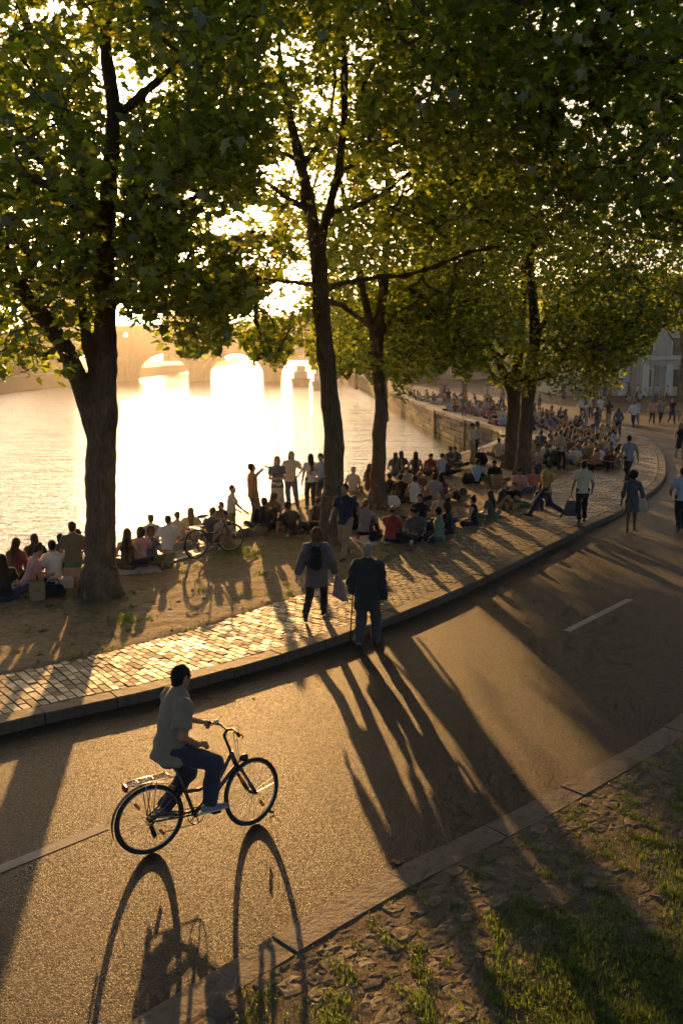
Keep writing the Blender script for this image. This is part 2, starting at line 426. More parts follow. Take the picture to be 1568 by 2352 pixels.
# ---- kerb stones of the river side: each one a part
m_kerb = m_stone('kerb_stone', (.115, .09, .066), (.18, .145, .108), .7, 3)
kerb = empty('kerb'); tag(kerb, kind='structure')
def kerb_run(C, N, S, s0, s1, L, w, z0, z1, mat, parent, side=1, name='kerb_stone', bev=.02):
    s = s0; k = 0
    while s < s1:
        l = L * (1 + .12 * math.sin(k * 12.9898)); e = min(s + l - .018, s1); vs = []
        dz = .006 * math.sin(k * 4.1)
        for q in np.linspace(s, e, 4):
            p = np.array([np.interp(q, S, C[:, 0]), np.interp(q, S, C[:, 1])]); n = np.array([np.interp(q, S, N[:, 0]), np.interp(q, S, N[:, 1])]) * side
            for off, z in ((0, z0), (0, z1 - bev + dz), (bev, z1 + dz), (w, z1 + dz), (w, z0)):
                vs.append((*(p + n * off), z))
        fs = []
        for i in range(3):
            for j in range(4): fs.append((i * 5 + j, i * 5 + j + 1, i * 5 + j + 6, i * 5 + j + 5))
        fs += [(4, 3, 2, 1, 0), (15, 16, 17, 18, 19)]
        if side > 0: fs = [f[::-1] for f in fs]
        MB().add(vs, fs).build(name, mat, parent); s += l; k += 1
kerb_run(KERB, KN, KS, s_of_y(5), s_of_y(75), 1.05, .285, -.05, .15, m_kerb, kerb)
# verge side: a flush strip with a low lip
m_kerb2 = m_stone('verge_kerb_stone', (.17, .135, .105), (.25, .205, .16), .7, 3)
vk = empty('verge_kerb'); tag(vk, kind='structure')
sv = lambda y: float(np.interp(y, VERGE[:, 1], VS))
kerb_run(VERGE, VN, VS, sv(2.0), sv(30), 1.25, .31, -.05, .035, m_kerb2, vk, side=-1, bev=.012)

# ---- setts of the paved strip
SETT_C = [(.20, .145, .095), (.25, .185, .12), (.22, .165, .108), (.17, .125, .083), (.27, .20, .13), (.235, .175, .112)]
m_set = m_sett('sett', SETT_C, .62)
m_set2 = m_sett('sett_far', SETT_C, .64, isl=True)
pave = empty('pavement'); tag(pave, kind='structure')
m_joint = m_simple('joint_sand', (.07, .052, .035), .9)
def pave_base(x, y, u, v): return np.zeros_like(x) + .122
yy = (KERB[:, 1] > 4) & (KERB[:, 1] < 70); kk = KERB[yy]; kn = KN[yy]; kw = pave_w(KS[yy])
strip('joint_bed', kk + kn * .29, kk + kn * (.30 + kw)[:, None], 300, 3, pave_base, m_joint, pave)
def sett_at(s0, s1, o0, o1, z):
    """corner points of one stone, in plan along the kerb line s and across it o"""
    out = []
    for s, o in ((s0, o0), (s1, o0), (s1, o1), (s0, o1)):
        p = (np.interp(s, KS, KERB[:, 0]) + np.interp(s, KS, KN[:, 0]) * o, np.interp(s, KS, KERB[:, 1]) + np.interp(s, KS, KN[:, 1]) * o)
        out.append(p)
    return out
setts = []
s = s_of_y(6.5); row = 0; s_end = s_of_y(46)
while s < s_end:
    rw = .12 if s < s_of_y(24) else .24
    w = float(pave_w(s)); o = .30; L0 = .20 if rw < .2 else .36
    first = L0 * (.5 if row % 2 else 1.0)
    while o < .30 + w - .02:
        l = first if o == .30 else L0 * random.uniform(.92, 1.08); first = L0
        e = min(o + l, .30 + w + random.uniform(-.05, .03))
        if e - o > .07: setts.append((s + .006, s + rw - .006, o + .006, e - .006, .149 + random.uniform(-.006, .005)))
        o = o + l
    s += rw; row += 1
cs = np.array([np.mean(sett_at(*q), axis=0) for q in setts]); pxs, pys = proj(np.c_[cs, np.full(len(cs), .15)])
vis = (pxs > -30) & (pxs < 1600) & (pys < 2400)
order = np.argsort(np.where(vis, np.hypot(cs[:, 0], cs[:, 1]), 1e9))
near = set(order[:298].tolist())
far_v, far_f = [], []
def sett_geo(q):
    c = sett_at(*q); z = q[4]; cx = sum(p[0] for p in c) / 4; cy = sum(p[1] for p in c) / 4
    top = [(cx + (x - cx) * .93, cy + (y - cy) * .93, z + random.uniform(-.003, .003)) for x, y in c]
    low = [(x, y, z - .010) for x, y in c]; bot = [(x, y, z - .05) for x, y in c]
    vs = bot + low + top; fs = [(8, 9, 10, 11)] + [(k + a, k + (a + 1) % 4, k + (a + 1) % 4 + 4, k + a + 4) for k in (0, 4) for a in range(4)]
    return vs, fs
for i, q in enumerate(setts):
    vs, fs = sett_geo(q)
    if i in near: MB().add(vs, fs).build('sett', m_set, pave)
    elif vis[i]:
        b = len(far_v); far_v += vs; far_f += [tuple(k + b for k in f) for f in fs]
tag(obj('setts', mesh_np('setts', far_v, np.array(far_f)), m_set2, pave), kind='stuff')

# ---- painted centre line dashes
m_paint = m_simple('road_paint', (.36, .33, .28), .7, 0, .3, .4, 14)
cl = empty('road_marking'); tag(cl, kind='structure')
for a, b in (((-40, 2012), (243, 1898)), ((1301, 1449), (1446, 1376)), ((1680, 1262), (1740, 1232))):
    A, B = G(*a, .004), G(*b, .004); t = (B - A).normalized(); n = Vector((-t.y, t.x, 0)) * .068
    m = MB(); m.add([A - n, B - n, B + n, A + n], [(0, 1, 2, 3)]); m.build('dash', m_paint, cl)

# ---- river edge: coping stones on top, wall blocks below
m_cop = m_stone('coping_stone', (.19, .16, .125), (.29, .25, .195), .6, 2)
m_wall = m_stone('quay_block', (.13, .11, .085), (.24, .205, .155), .85, 1.2, moss=(.05, .055, .02))
qe = empty('river_edge', (0, 0, 0)); tag(qe, 'low stone coping along the near river bank under the sitters', 'quay edge')
sE = lambda y: float(np.interp(y, EDGE[:, 1], ES))
kerb_run(EDGE, EN, ES, sE(16), sE(52), 1.3, .42, -2.2, .135, m_cop, qe, side=-1, name='coping_stone')
qw = empty('quay_wall', (8, 60, 0)); tag(qw, 'stone block quay wall with mossy foot beyond the bank', 'wall')
def wall_course(s0, s1, L, z0, z1, off0, parent, name, mat, th=.42):
    s = s0; k = 0
    while s < s1 - .1:
        l = L * (1 + .18 * math.sin(k * 7.7 + z0 * 5)); e = min(s + l - .06, s1); off0_ = off0 + .03 * math.sin(k * 5.1 + z0 * 9)
        p = []
        for q in (s, e):
            c = np.array([np.interp(q, ES, EDGE[:, 0]), np.interp(q, ES, EDGE[:, 1])]); n = -np.array([np.interp(q, ES, EN[:, 0]), np.interp(q, ES, EN[:, 1])])
            p.append((c + n * off0_, c + n * th))
        (a, a2), (b, b2) = p
        vs = [(*a, z0), (*b, z0), (*b2, z0), (*a2, z0), (*a, z1), (*b, z1), (*b2, z1), (*a2, z1)]
        fs = [(0, 1, 5, 4), (1, 2, 6, 5), (2, 3, 7, 6), (3, 0, 4, 7), (4, 5, 6, 7), (3, 2, 1, 0)]
        MB().add(vs, fs).build(name, mat, parent); s += l; k += 1
qw.location = (0, 0, 0)
zs = [-2.4, -1.62, -1.2, -.78, -.36, .02]
for c in range(5):
    wall_course(sE(52) + .3 * (c % 2), sE(118), 1.55, zs[c] + .05, zs[c + 1], .02 + .012 * math.sin(c * 3.3), qw, 'block', m_wall)
wall_course(sE(52), sE(118), 1.8, .032, .26, -.06, qw, 'coping_stone', m_cop, .55)
pillar = MB(); c0 = np.array([np.interp(sE(75.5), ES, EDGE[:, 0]), 75.5]); pillar.box((c0[0] + .02, c0[1], -1.0), (.34, .55, 2.5), None, .04); pillar.build('buttress', m_wall, qw)
pipe = MB(); c1 = np.array([np.interp(sE(64), ES, EDGE[:, 0]), 64.0]); pipe.tube([(c1[0] - .1, c1[1], -1.9), (c1[0] - .1, c1[1], .2)], .07, 8); pipe.build('downpipe', m_simple('dark_iron', (.03, .028, .026), .6), qw)
far_e = EDGE[(EDGE[:, 1] > 117.9)]
strip('far_quay_wall', far_e + (0, 0), far_e + (.05, 0), 60, 2, lambda x, y, u, v: np.where(v < .5, -2.4, .24), m_wall, qw)
# paved quay top beyond the bank, where the crowd sits
yq = slice(int(np.argmax(EDGE[:, 1] > 50)), int(np.argmax(EDGE[:, 1] > 235))); yq2 = slice(int(np.argmax(KERB[:, 1] > 47)), int(np.argmax(KERB[:, 1] > 235)))
strip('quay_paving', (EDGE + EN * -.50)[yq], (KERB + KN * .295)[yq2], 120, 8, lambda x, y, u, v: .148 + .09 * (1 - v) ** 2, m_earth)['kind'] = 'structure'
# a lower stone step on the river side of the bank edge, where people sit
sl_ = (EDGE[:, 0] > -16) & (EDGE[:, 1] < 30) & (np.arange(len(EDGE)) > 20)
kl = EDGE[sl_]; nl = EN[sl_]
kerb_run(kl, -nl, np.arange(len(kl)) * .25, .1, (len(kl) - 2) * .25, 1.6, 1.5, -2.3, -.30, m_cop, qe, side=-1, name='step_stone')
# ================================================================== organic surfaces: blended round cones polygonised on a grid
class Sdf:
    def __init__(s, k=.03): s.p = []; s.k = k
    def cone(s, a, b, ra, rb, sq=None, flat=(0, 0), k=None):
        s.p.append(('c', np.array(a, float), np.array(b, float), ra, rb, sq, flat, k)); return s
    def ell(s, c, r, M=None, k=None):
        s.p.append(('e', np.array(c, float), np.array(r, float), np.array(M, float) if M is not None else None, None, None, None, k)); return s
    def bounds(s, m):
        lo = np.full(3, 1e9); hi = -lo
        for q in s.p:
            l, h = s.pb(q); lo = np.minimum(lo, l); hi = np.maximum(hi, h)
        return lo - m, hi + m
    @staticmethod
    def pb(q):
        if q[0] == 'c':
            r = max(q[3], q[4]); return np.minimum(q[1], q[2]) - r, np.maximum(q[1], q[2]) + r
        r = max(q[2]); return q[1] - r, q[1] + r
    def mesh(s, name, h, disp=None, smooth=True):
        m = s.k + 3 * h; lo, hi = s.bounds(m); n = np.ceil((hi - lo) / h).astype(int) + 1
        ax = [lo[i] + h * np.arange(n[i]) for i in range(3)]
        Fv = np.full(n, .5, np.float32)
        for q in s.p:
            k = q[7] if q[7] is not None else s.k
            l, hh = s.pb(q); mm = k + 2.5 * h
            i0 = np.maximum(((l - mm - lo) / h).astype(int), 0); i1 = np.minimum(np.ceil((hh + mm - lo) / h).astype(int) + 1, n)
            X = np.stack(np.meshgrid(*[ax[i][i0[i]:i1[i]] for i in range(3)], indexing='ij'), -1).astype(np.float32)
            if q[0] == 'c':
                a, b, ra, rb, sq, flat = q[1:7]; ab = b - a; L2 = float(ab @ ab) + 1e-9; L = math.sqrt(L2)
                t = ((X - a.astype(np.float32)) @ ab.astype(np.float32)) / L2; tc = np.clip(t, 0, 1)
                v = X - (a + 0).astype(np.float32) - tc[..., None] * ab.astype(np.float32)
                if sq is not None:
                    fdir = np.array(sq[0], np.float32); fdir /= np.linalg.norm(fdir); v = v + fdir * ((v @ fdir) * (sq[1] - 1))[..., None]
                d = np.sqrt((v * v).sum(-1)) - (ra + (rb - ra) * tc)
                if flat[0]: d = np.maximum(d, -t * L)
                if flat[1]: d = np.maximum(d, (t - 1) * L)
            else:
                v = X - q[1].astype(np.float32)
                if q[3] is not None: v = v @ q[3].astype(np.float32)
                d = (np.sqrt(((v / q[2].astype(np.float32)) ** 2).sum(-1)) - 1) * float(np.mean(q[2]))
            sub = Fv[i0[0]:i1[0], i0[1]:i1[1], i0[2]:i1[2]]
            if k > 1e-6:
                hb = np.clip(.5 + .5 * (d - sub) / k, 0, 1); sub[...] = d * (1 - hb) + sub * hb - k * hb * (1 - hb)
            else: sub[...] = np.minimum(sub, d)
        if disp is not None:
            X = np.stack(np.meshgrid(*ax, indexing='ij'), -1); near = np.abs(Fv) < .12
            Fv[near] += disp(X[near]).astype(np.float32)
        V, Q = surface_nets(Fv, lo, h)
        return mesh_np(name, V, Q, smooth)
def surface_nets(F, lo, h):
    ins = F < 0; c = [ins[i:ins.shape[0] - 1 + i, j:ins.shape[1] - 1 + j, k:ins.shape[2] - 1 + k] for i in (0, 1) for j in (0, 1) for k in (0, 1)]
    cnt = sum(x.astype(np.int8) for x in c); mix = (cnt > 0) & (cnt < 8)
    cell = np.argwhere(mix); off = np.array([(i, j, k) for i in (0, 1) for j in (0, 1) for k in (0, 1)])
    vals = np.stack([F[cell[:, 0] + o[0], cell[:, 1] + o[1], cell[:, 2] + o[2]] for o in off], 1).astype(float)
    acc = np.zeros((len(cell), 3)); num = np.zeros(len(cell))
    for a in range(8):
        for ax in range(3):
            if off[a][ax]: continue
            b = a + (4, 2, 1)[ax]; fa, fb = vals[:, a], vals[:, b]; m = (fa < 0) != (fb < 0)
            t = np.where(m, fa / np.where(m, fa - fb, 1), 0); p = off[a] + t[:, None] * (off[b] - off[a])
            acc += p * m[:, None]; num += m
    V = lo + h * (cell + acc / np.maximum(num, 1)[:, None])
    idx = np.full(mix.shape, -1, np.int64); idx[mix] = np.arange(len(cell)); Q = []
    for ax in range(3):
        A = np.moveaxis(ins, ax, 0); I = np.moveaxis(idx, ax, 0)
        ch = A[:-1, 1:-1, 1:-1] != A[1:, 1:-1, 1:-1]; e = np.argwhere(ch); i, j, k = e[:, 0], e[:, 1] + 1, e[:, 2] + 1
        q = np.stack([I[i, j - 1, k - 1], I[i, j, k - 1], I[i, j, k], I[i, j - 1, k]], 1); fl = A[i, j, k]
        if ax == 1: fl = ~fl
        q[~fl] = q[~fl][:, ::-1]; Q.append(q)
    Q = np.concatenate(Q); Q = Q[(Q >= 0).all(1)]
    return V, Q
# ================================================================== plane trees
m_bk = m_bark()
m_lf = m_leaf('plane_leaf', (.022, .040, .010), (.05, .078, .016), (.42, .53, .028))
m_lf2 = m_leaf('plane_leaf_far', (.025, .045, .010), (.06, .09, .018), (.50, .66, .045))
# outline of a five lobed leaf in its own plane (x across, y along), the base at the origin
LEAF = np.array([(0, 0), (.10, .04), (.40, -.02), (.30, .26), (.56, .46), (.27, .52), (.20, .68), (0, 1.0), (-.20, .68), (-.27, .52), (-.56, .46), (-.30, .26), (-.40, -.02), (-.10, .04)])
LEAF_T = np.array([(0, 1, 3), (1, 2, 3), (0, 3, 5), (3, 4, 5), (0, 5, 9), (5, 6, 8), (5, 8, 9), (6, 7, 8), (0, 9, 11), (9, 10, 11), (0, 11, 13), (11, 12, 13)])
LEAF_LO = np.array([(0, 0), (.42, .03), (.27, .28), (.55, .47), (.20, .60), (0, 1.0), (-.20, .60), (-.55, .47), (-.27, .28), (-.42, .03)])
LEAF_LO_T = np.array([(0, 1, 2), (2, 3, 4), (0, 2, 4), (0, 4, 6), (4, 5, 6), (0, 6, 8), (6, 7, 8), (0, 8, 9)])
LEAF_X = np.array([(0, 0), (.50, .30), (.20, .50), (0, 1.0), (-.20, .50), (-.50, .30)])
LEAF_X_T = np.array([(0, 1, 2), (0, 2, 4), (2, 3, 4), (0, 4, 5)])
def make_leaves(name, C, size, mat, parent, seed, droop=.5, lo=0):
    """C (n,3) leaf spots; one crown mesh of n leaves with lobes"""
    r = np.random.default_rng(seed); n = len(C)
    az = r.uniform(0, 2 * np.pi, n); pit = r.normal(-droop, .45, n); roll = r.normal(0, .55, n)
    sz = size * (.42 + .85 * r.uniform(0, 1, n) ** .8)
    y = np.stack([np.cos(az) * np.cos(pit), np.sin(az) * np.cos(pit), np.sin(pit)], 1)
    x0 = np.stack([-np.sin(az), np.cos(az), np.zeros(n)], 1); z0 = np.cross(x0, y)
    x = x0 * np.cos(roll)[:, None] + z0 * np.sin(roll)[:, None]; z = np.cross(x, y)
    L, LT = ((LEAF, LEAF_T), (LEAF_LO, LEAF_LO_T), (LEAF_X, LEAF_X_T))[lo]; curl = r.uniform(-.25, .5, n)
    bend = (np.abs(L[:, 0])[None] * curl[:, None] * .6) - (L[:, 1] ** 2)[None] * r.uniform(.0, .35, n)[:, None]
    V = C[:, None, :] + sz[:, None, None] * (L[None, :, 0, None] * x[:, None, :] + L[None, :, 1, None] * y[:, None, :] + bend[:, :, None] * z[:, None, :])
    T = LT[None] + (np.arange(n) * len(L))[:, None, None]
    return obj(name, mesh_np(name, V.reshape(-1, 3), T.reshape(-1, 3)), mat, parent)

# how far down the foliage hangs (rows of the photograph, by column), and where the crowns are open
LOW = np.array([(-600, 900), (-40, 900), (60, 868), (130, 885), (185, 880), (215, 770), (262, 700), (300, 735), (335, 770), (380, 806), (425, 830), (480, 835), (505, 800), (545, 795), (590, 832), (620, 858), (650, 835), (700, 800), (720, 850),
                (760, 860), (830, 872), (880, 880), (925, 930), (965, 885), (1000, 868), (1100, 872), (1160, 905), (1230, 900), (1330, 925), (1390, 915), (1425, 890), (1470, 830), (1520, 770), (1600, 740), (2200, 740)], float)
LOW_NEAR = np.array([(-600, 900), (60, 868), (185, 880), (215, 770), (262, 700), (300, 735), (380, 806), (425, 835), (480, 830), (520, 770), (600, 690), (640, 650), (760, 600), (1000, 560), (1300, 560), (2200, 640)], float)
HOLES = [(505, 505, 60, 36, .72), (590, 500, 48, 32, .75), (435, 450, 22, 16, .9), (655, 675, 42, 28, .75), (335, 195, 55, 35, .8), (270, 175, 40, 60, .75), (740, 225, 40, 40, .8), (665, 120, 60, 40, .7), (760, 420, 40, 50, .7), (640, 390, 60, 28, .8),
         (140, 20, 60, 30, .8), (5, 45, 22, 40, .8), (590, 590, 60, 22, .7), (720, 760, 60, 22, .7), (640, 705, 50, 24, .8), (1260, 40, 60, 40, .6), (1330, 250, 60, 40, .55), (1000, 200, 60, 40, .5), (900, 420, 60, 30, .6), (830, 100, 40, 40, .6), (460, 590, 40, 25, .6), (240, 480, 40, 25, .4), (1400, 320, 40, 40, .5), (410, 745, 60, 30, .5), (560, 735, 40, 22, .7), (690, 620, 40, 22, .8)]
# stems and limbs that stand clear of leaves on the viewer's side
BARE = [(22.6, 40, [(735, 720), (726, 550), (690, 375), (672, 295)]), (22.3, 26, [(728, 560), (776, 400), (790, 300), (790, 150)]), (22.2, 20, [(745, 662), (870, 636), (1000, 612), (1100, 572)]), (22.6, 18, [(690, 480), (620, 425)]), (22.6, 16, [(725, 655), (640, 646), (590, 640)]),
        (27.7, 28, [(866, 790), (846, 725), (828, 640)]), (27.7, 26, [(866, 780), (880, 660)]), (27.7, 16, [(850, 760), (790, 705), (755, 690)]), (17.7, 26, [(243, 640), (262, 270), (240, 110)]), (17.7, 24, [(150, 800), (100, 730), (45, 660)]), (17.7, 18, [(262, 275), (330, 215), (400, 150)]), (35, 24, [(1228, 770), (1216, 600)]), (36, 22, [(1190, 830), (1148, 835), (1120, 790)]), (17.7, 20, [(225, 850), (190, 720)])]
def thin(C, near, r):
    px, py = proj(C); low = LOW_NEAR if near else LOW
    keep = py < np.interp(px, low[:, 0], low[:, 1]) - 10 + 14 * np.sin(px * .09) + 9 * np.sin(px * .23)
    pr = np.ones(len(C))
    for x, y, a, b, s in HOLES:
        d = ((px - x) / a) ** 2 + ((py - y) / b) ** 2; pr *= 1 - s * np.clip(1.6 - d, 0, 1)
    keep &= r.uniform(0, 1, len(C)) < pr
    for D, w, line in BARE:
        d = np.full(len(C), 1e9)
        for (x0, y0), (x1, y1) in zip(line[:-1], line[1:]):
            t = np.clip(((px - x0) * (x1 - x0) + (py - y0) * (y1 - y0)) / ((x1 - x0) ** 2 + (y1 - y0) ** 2), 0, 1); d = np.minimum(d, np.hypot(px - x0 - t * (x1 - x0), py - y0 - t * (y1 - y0)))
        keep &= ~((d < w) & (C[:, 1] < D + .3) & (r.uniform(0, 1, len(C)) < .88))
    return keep
def tree(name, label, base, paths, crowns, nclus, nleaf, lsize, near, seed, mat=None, h=.05, group=None, spread=.52, skirt=None, clip=True):
    """paths: list of polylines [(point, radius)...] for trunk and limbs; crowns: ellipsoids (centre, radii)"""
    r = np.random.default_rng(seed); b = Vector(base); root = empty(name, b); tag(root, label, 'tree', group)
    S = Sdf(.12); nodes = []; sgn = None
    for path in paths:
        path = [(p, ra * .87) for p, ra in path]
        for (p, ra), (q, rb) in zip(path[:-1], path[1:]):
            S.cone(Vector(p) - b, Vector(q) - b, ra, rb, k=.07 if ra > .1 else .04)
        for (p, ra) in path[1:]: nodes.append((np.array(p), 0))
    r0 = paths[0][0][1] * .87
    for k in range(6):                                       # root flare
        a = k * 1.047 + seed; d = Vector((math.cos(a), math.sin(a), 0))
        S.cone(Vector((0, 0, .42)) + d * r0 * .55, d * r0 * 1.25 + Vector((0, 0, -.03)), r0 * .42, r0 * .34, k=.16)
    def lump(X): return .016 * np.sin(X[:, 2] * 5 + 3 * np.sin(X[:, 0] * 6 + seed)) * np.sin(X[:, 1] * 8 + X[:, 0] * 7) + .008 * np.sin(X[:, 2] * 19 + X[:, 0] * 23) * np.sin(X[:, 1] * 21)
    obj('trunk', S.mesh('trunk', h, lump), m_bk, root)
    # leaf clusters spread through the crown
    vol = np.array([c[1][0] * c[1][1] * c[1][2] * (c[2] if len(c) > 2 else 1) for c in crowns]); cl = []
    crowns = [c[:2] for c in crowns]
    for (c, rad), nn in zip(crowns, (vol / vol.sum() * nclus).astype(int)):
        d = r.normal(size=(nn, 3)); d /= np.linalg.norm(d, axis=1)[:, None]
        q = np.array(c) + d * np.array(rad) * (r.uniform(.12, 1, nn) ** (1 / 2.3))[:, None]
        q += .35 * r.normal(size=q.shape); cl.append(q)
    cl = np.concatenate(cl); cl = cl[cl[:, 2] > 3.0]
    if clip:
        px, py = proj(cl); cl = cl[(cl[:, 1] > 5.0) & (px > -260) & (px < 1830) & (py > -330)]
    cl = cl[thin(cl, near, r)]
    # twigs: each cluster joins the nearest node that is already part of the tree
    pts = [n[0] for n in nodes]; par = [-1] * len(pts)
    arr = np.array(pts); dist = np.linalg.norm(cl[:, None] - arr[None], axis=2); best = dist.min(1); bi = dist.argmin(1)
    left = np.ones(len(cl), bool); P_ = list(pts); 
    best = best.copy()
    for _ in range(len(cl)):
        i = int(np.where(left, best, 1e9).argmin()); left[i] = False; par.append(int(bi[i])); P_.append(cl[i]); k = len(P_) - 1
        d = np.linalg.norm(cl - cl[i], axis=1) * 1.05 + .04; m = d < best; best[m & left] = d[m & left]; bi[m & left] = k
    cnt = np.ones(len(P_))
    for i in range(len(P_) - 1, len(pts) - 1, -1): cnt[par[i]] += cnt[i]
    tw = MB(); b_ = np.array(b)
    for i in range(len(pts), len(P_)):
        a, c = P_[par[i]], P_[i]; ra = .0075 * cnt[i] ** .5; L = np.linalg.norm(c - a)
        mid = (a + c) / 2 + r.normal(size=3) * .09 * L + np.array([0, 0, .06 * L])
        tw.tube([a - b_, mid - b_, c - b_], [min(ra * 1.15, .07), min(ra, .06), min(ra * .8, .05)], 4, caps=False)
    tag(tw.build('branches', m_bk, root, True), kind='stuff')
    n = len(cl); k = r.poisson(nleaf, n); Cc = np.repeat(cl, k, axis=0)
    off = r.normal(size=(len(Cc), 3)) * np.array([spread, spread, spread * .62]); Lf = Cc + off
    Lf = Lf[thin(Lf, near, r)]
    if skirt is not None: Lf = Lf[skirt(Lf)]
    make_leaves('crown', Lf - b_, lsize, mat or m_lf, root, seed + 1, lo=0 if b.y < 21 else 1 if b.y < 30 else 2)
    return root
def PL(D, *pts):
    """limb read off the photograph at distance D (a number, or one per point as fourth value)"""
    return [(P(x, y, (q[0] if q else D)), rr) for x, y, rr, *q in pts]
GZ = .09
D1 = G(230, 1368, GZ).y; D2 = G(757, 1250, GZ).y; D3 = G(866, 1168, GZ).y; D4 = G(1170, 1076, GZ).y; D5 = G(1200, 1092, GZ).y
t1 = tree('plane_tree', 'thick plane tree at left forking low into a leaning limb', G(230, 1368, GZ),
    [PL(D1, (230, 1368, .37), (231, 1250, .325), (232, 1050, .32), (236, 950, .31), (240, 850, .26), (243, 700, .22), (240, 600, .2), (250, 450, .17, D1 - .3), (262, 250, .14, D1 - .6), (242, 100, .11, D1 - .8), (236, -60, .09, D1 - 1), (240, -200, .06, D1 - 1)),
     PL(D1, (222, 1000, .22), (190, 890, .2), (150, 800, .185), (105, 735, .17, D1 - .2), (45, 660, .15, D1 - .4), (5, 560, .12, D1 - .8), (-60, 400, .09, D1 - 1.2), (-120, 250, .06, D1 - 1.5)),
     PL(D1, (228, 890, .15), (205, 800, .12), (190, 720, .11), (178, 640, .09, D1 + .4), (160, 540, .07, D1 + .8)),
     PL(D1, (240, 620, .16), (210, 470, .14, D1 - .6), (150, 250, .11, D1 - 1.3), (78, 90, .09, D1 - 2), (20, -60, .06, D1 - 2.4)),
     PL(D1, (262, 275, .11, D1 - .5), (330, 215, .085, D1 - .5), (400, 150, .065, D1 - .4), (470, 60, .05, D1 - .2)),
     PL(D1, (240, 600, .1), (320, 520, .08, D1 - 1.5), (420, 470, .06, D1 - 3), (500, 420, .04, D1 - 4)),
     PL(D1, (240, 560, .1), (200, 500, .08, D1 - 2), (120, 430, .07, D1 - 4), (60, 400, .05, D1 - 6))],
    [((-5.2, 17.0, 9.2), (4.6, 4.6, 4.4)), ((-5.4, 13.2, 8.2), (4.6, 3.6, 3.2)), ((-3.2, 18.2, 7.6), (2.6, 3.2, 2.7)), ((-6.8, 18.0, 5.9), (2.2, 2.6, 1.9)), ((-2.6, 15.5, 9.2), (2.6, 3, 2.6)), ((-2.9, 16.8, 5.6), (2.3, 2.9, 1.7), 2.6), ((-2.2, 15.0, 5.9), (1.5, 2.0, 1.4), 2.6), ((-6.6, 17.2, 5.2), (1.7, 2.2, 1.2), 1.7)],
    1480, 30, .165, True, 21, h=.045, spread=.62)
t2 = tree('plane_tree', 'tall plane tree in the middle with scratched tags on its trunk', G(757, 1250, GZ),
    [PL(D2, (757, 1250, .31), (763, 1150, .285), (768, 1030, .275), (760, 930, .25), (748, 820, .23), (738, 710, .225), (733, 620, .215), (726, 550, .2), (706, 450, .165), (690, 375, .14), (672, 295, .115), (655, 215, .09), (640, 100, .065), (630, -60, .045)),
     PL(D2, (728, 580, .15), (754, 490, .12, D2 - .3), (776, 400, .11, D2 - .5), (790, 300, .1, D2 - .7), (791, 150, .085, D2 - .9), (788, 0, .07, D2 - 1), (780, -150, .05, D2 - 1)),
     PL(D2, (740, 665, .1), (800, 648, .075, D2 - .2), (870, 636, .07, D2 - .3), (930, 634, .065, D2 - .4), (1000, 612, .06, D2 - .5), (1080, 578, .05, D2 - .6), (1150, 566, .04, D2 - .6), (1230, 540, .03, D2 - .6)),
     PL(D2, (732, 655, .085), (670, 648, .06, D2 + .2), (595, 640, .045, D2 + .3), (540, 610, .03, D2 + .3)),
     PL(D2, (708, 480, .09), (670, 462, .065), (620, 425, .05), (575, 395, .035)),
     PL(D2, (690, 385, .09), (730, 335, .07), (762, 255, .055), (770, 150, .045), (775, 20, .03)),
     PL(D2, (738, 690, .09), (790, 702, .065, D2 + .5), (840, 745, .05, D2 + .9)),
     PL(D2, (776, 400, .08, D2 - .5), (850, 350, .06, D2 - 1.5), (930, 320, .05, D2 - 2.5), (1010, 300, .04, D2 - 3)),
     PL(D2, (754, 490, .08, D2 - .3), (830, 470, .06, D2 - 1), (900, 430, .05, D2 - 2), (960, 380, .04, D2 - 3))],
    [((-.3, 22, 10.5), (4.6, 4.6, 4.4)), ((2.6, 20.6, 9.4), (4.0, 4, 3.2)), ((-2.9, 22.8, 8.0), (2.7, 3, 2.4)), ((1.2, 18.5, 11.2), (4, 3.2, 2.5)), ((-2.2, 23.4, 5.3), (1.9, 2.4, 1.7), 6.0), ((-.9, 24.5, 5.2), (1.3, 2.2, 1.1), 2.5)],
    1380, 33, .16, False, 31, h=.04)
t3 = tree('plane_tree', 'slender plane tree right of the tagged trunk with a crooked stem', G(866, 1168, GZ),
    [PL(D3, (866, 1168, .30), (868, 1100, .25), (871, 1000, .235), (876, 930, .21), (868, 850, .2), (866, 770, .205), (880, 670, .14), (886, 560, .115), (890, 420, .09), (880, 250, .06)),
     PL(D3, (862, 790, .15), (846, 725, .13), (830, 655, .12), (814, 560, .1), (790, 450, .08), (760, 330, .05)),
     PL(D3, (858, 760, .09), (815, 722, .065), (755, 690, .05), (690, 690, .03, D3 + 1.5)),
     PL(D3, (874, 770, .09), (908, 722, .07), (965, 688, .05), (1040, 660, .035)),
     PL(D3, (868, 820, .07), (780, 780, .06, D3 + 2.5), (720, 760, .05, D3 + 5), (660, 750, .03, D3 + 7))],
    [((1.2, 28.2, 9.2), (4.4, 4.4, 3.9)), ((-1.2, 31.5, 6.4), (2.9, 3.6, 1.9)), ((3.8, 29.5, 6.4), (3.0, 3.4, 1.9)), ((-.5, 36.6, 4.75), (2.3, 3.0, 1.1), 2.5), ((1.9, 27.8, 4.9), (2.3, 2.4, 1.6), 2.2)],
    1100, 33, .16, False, 41, h=.05)
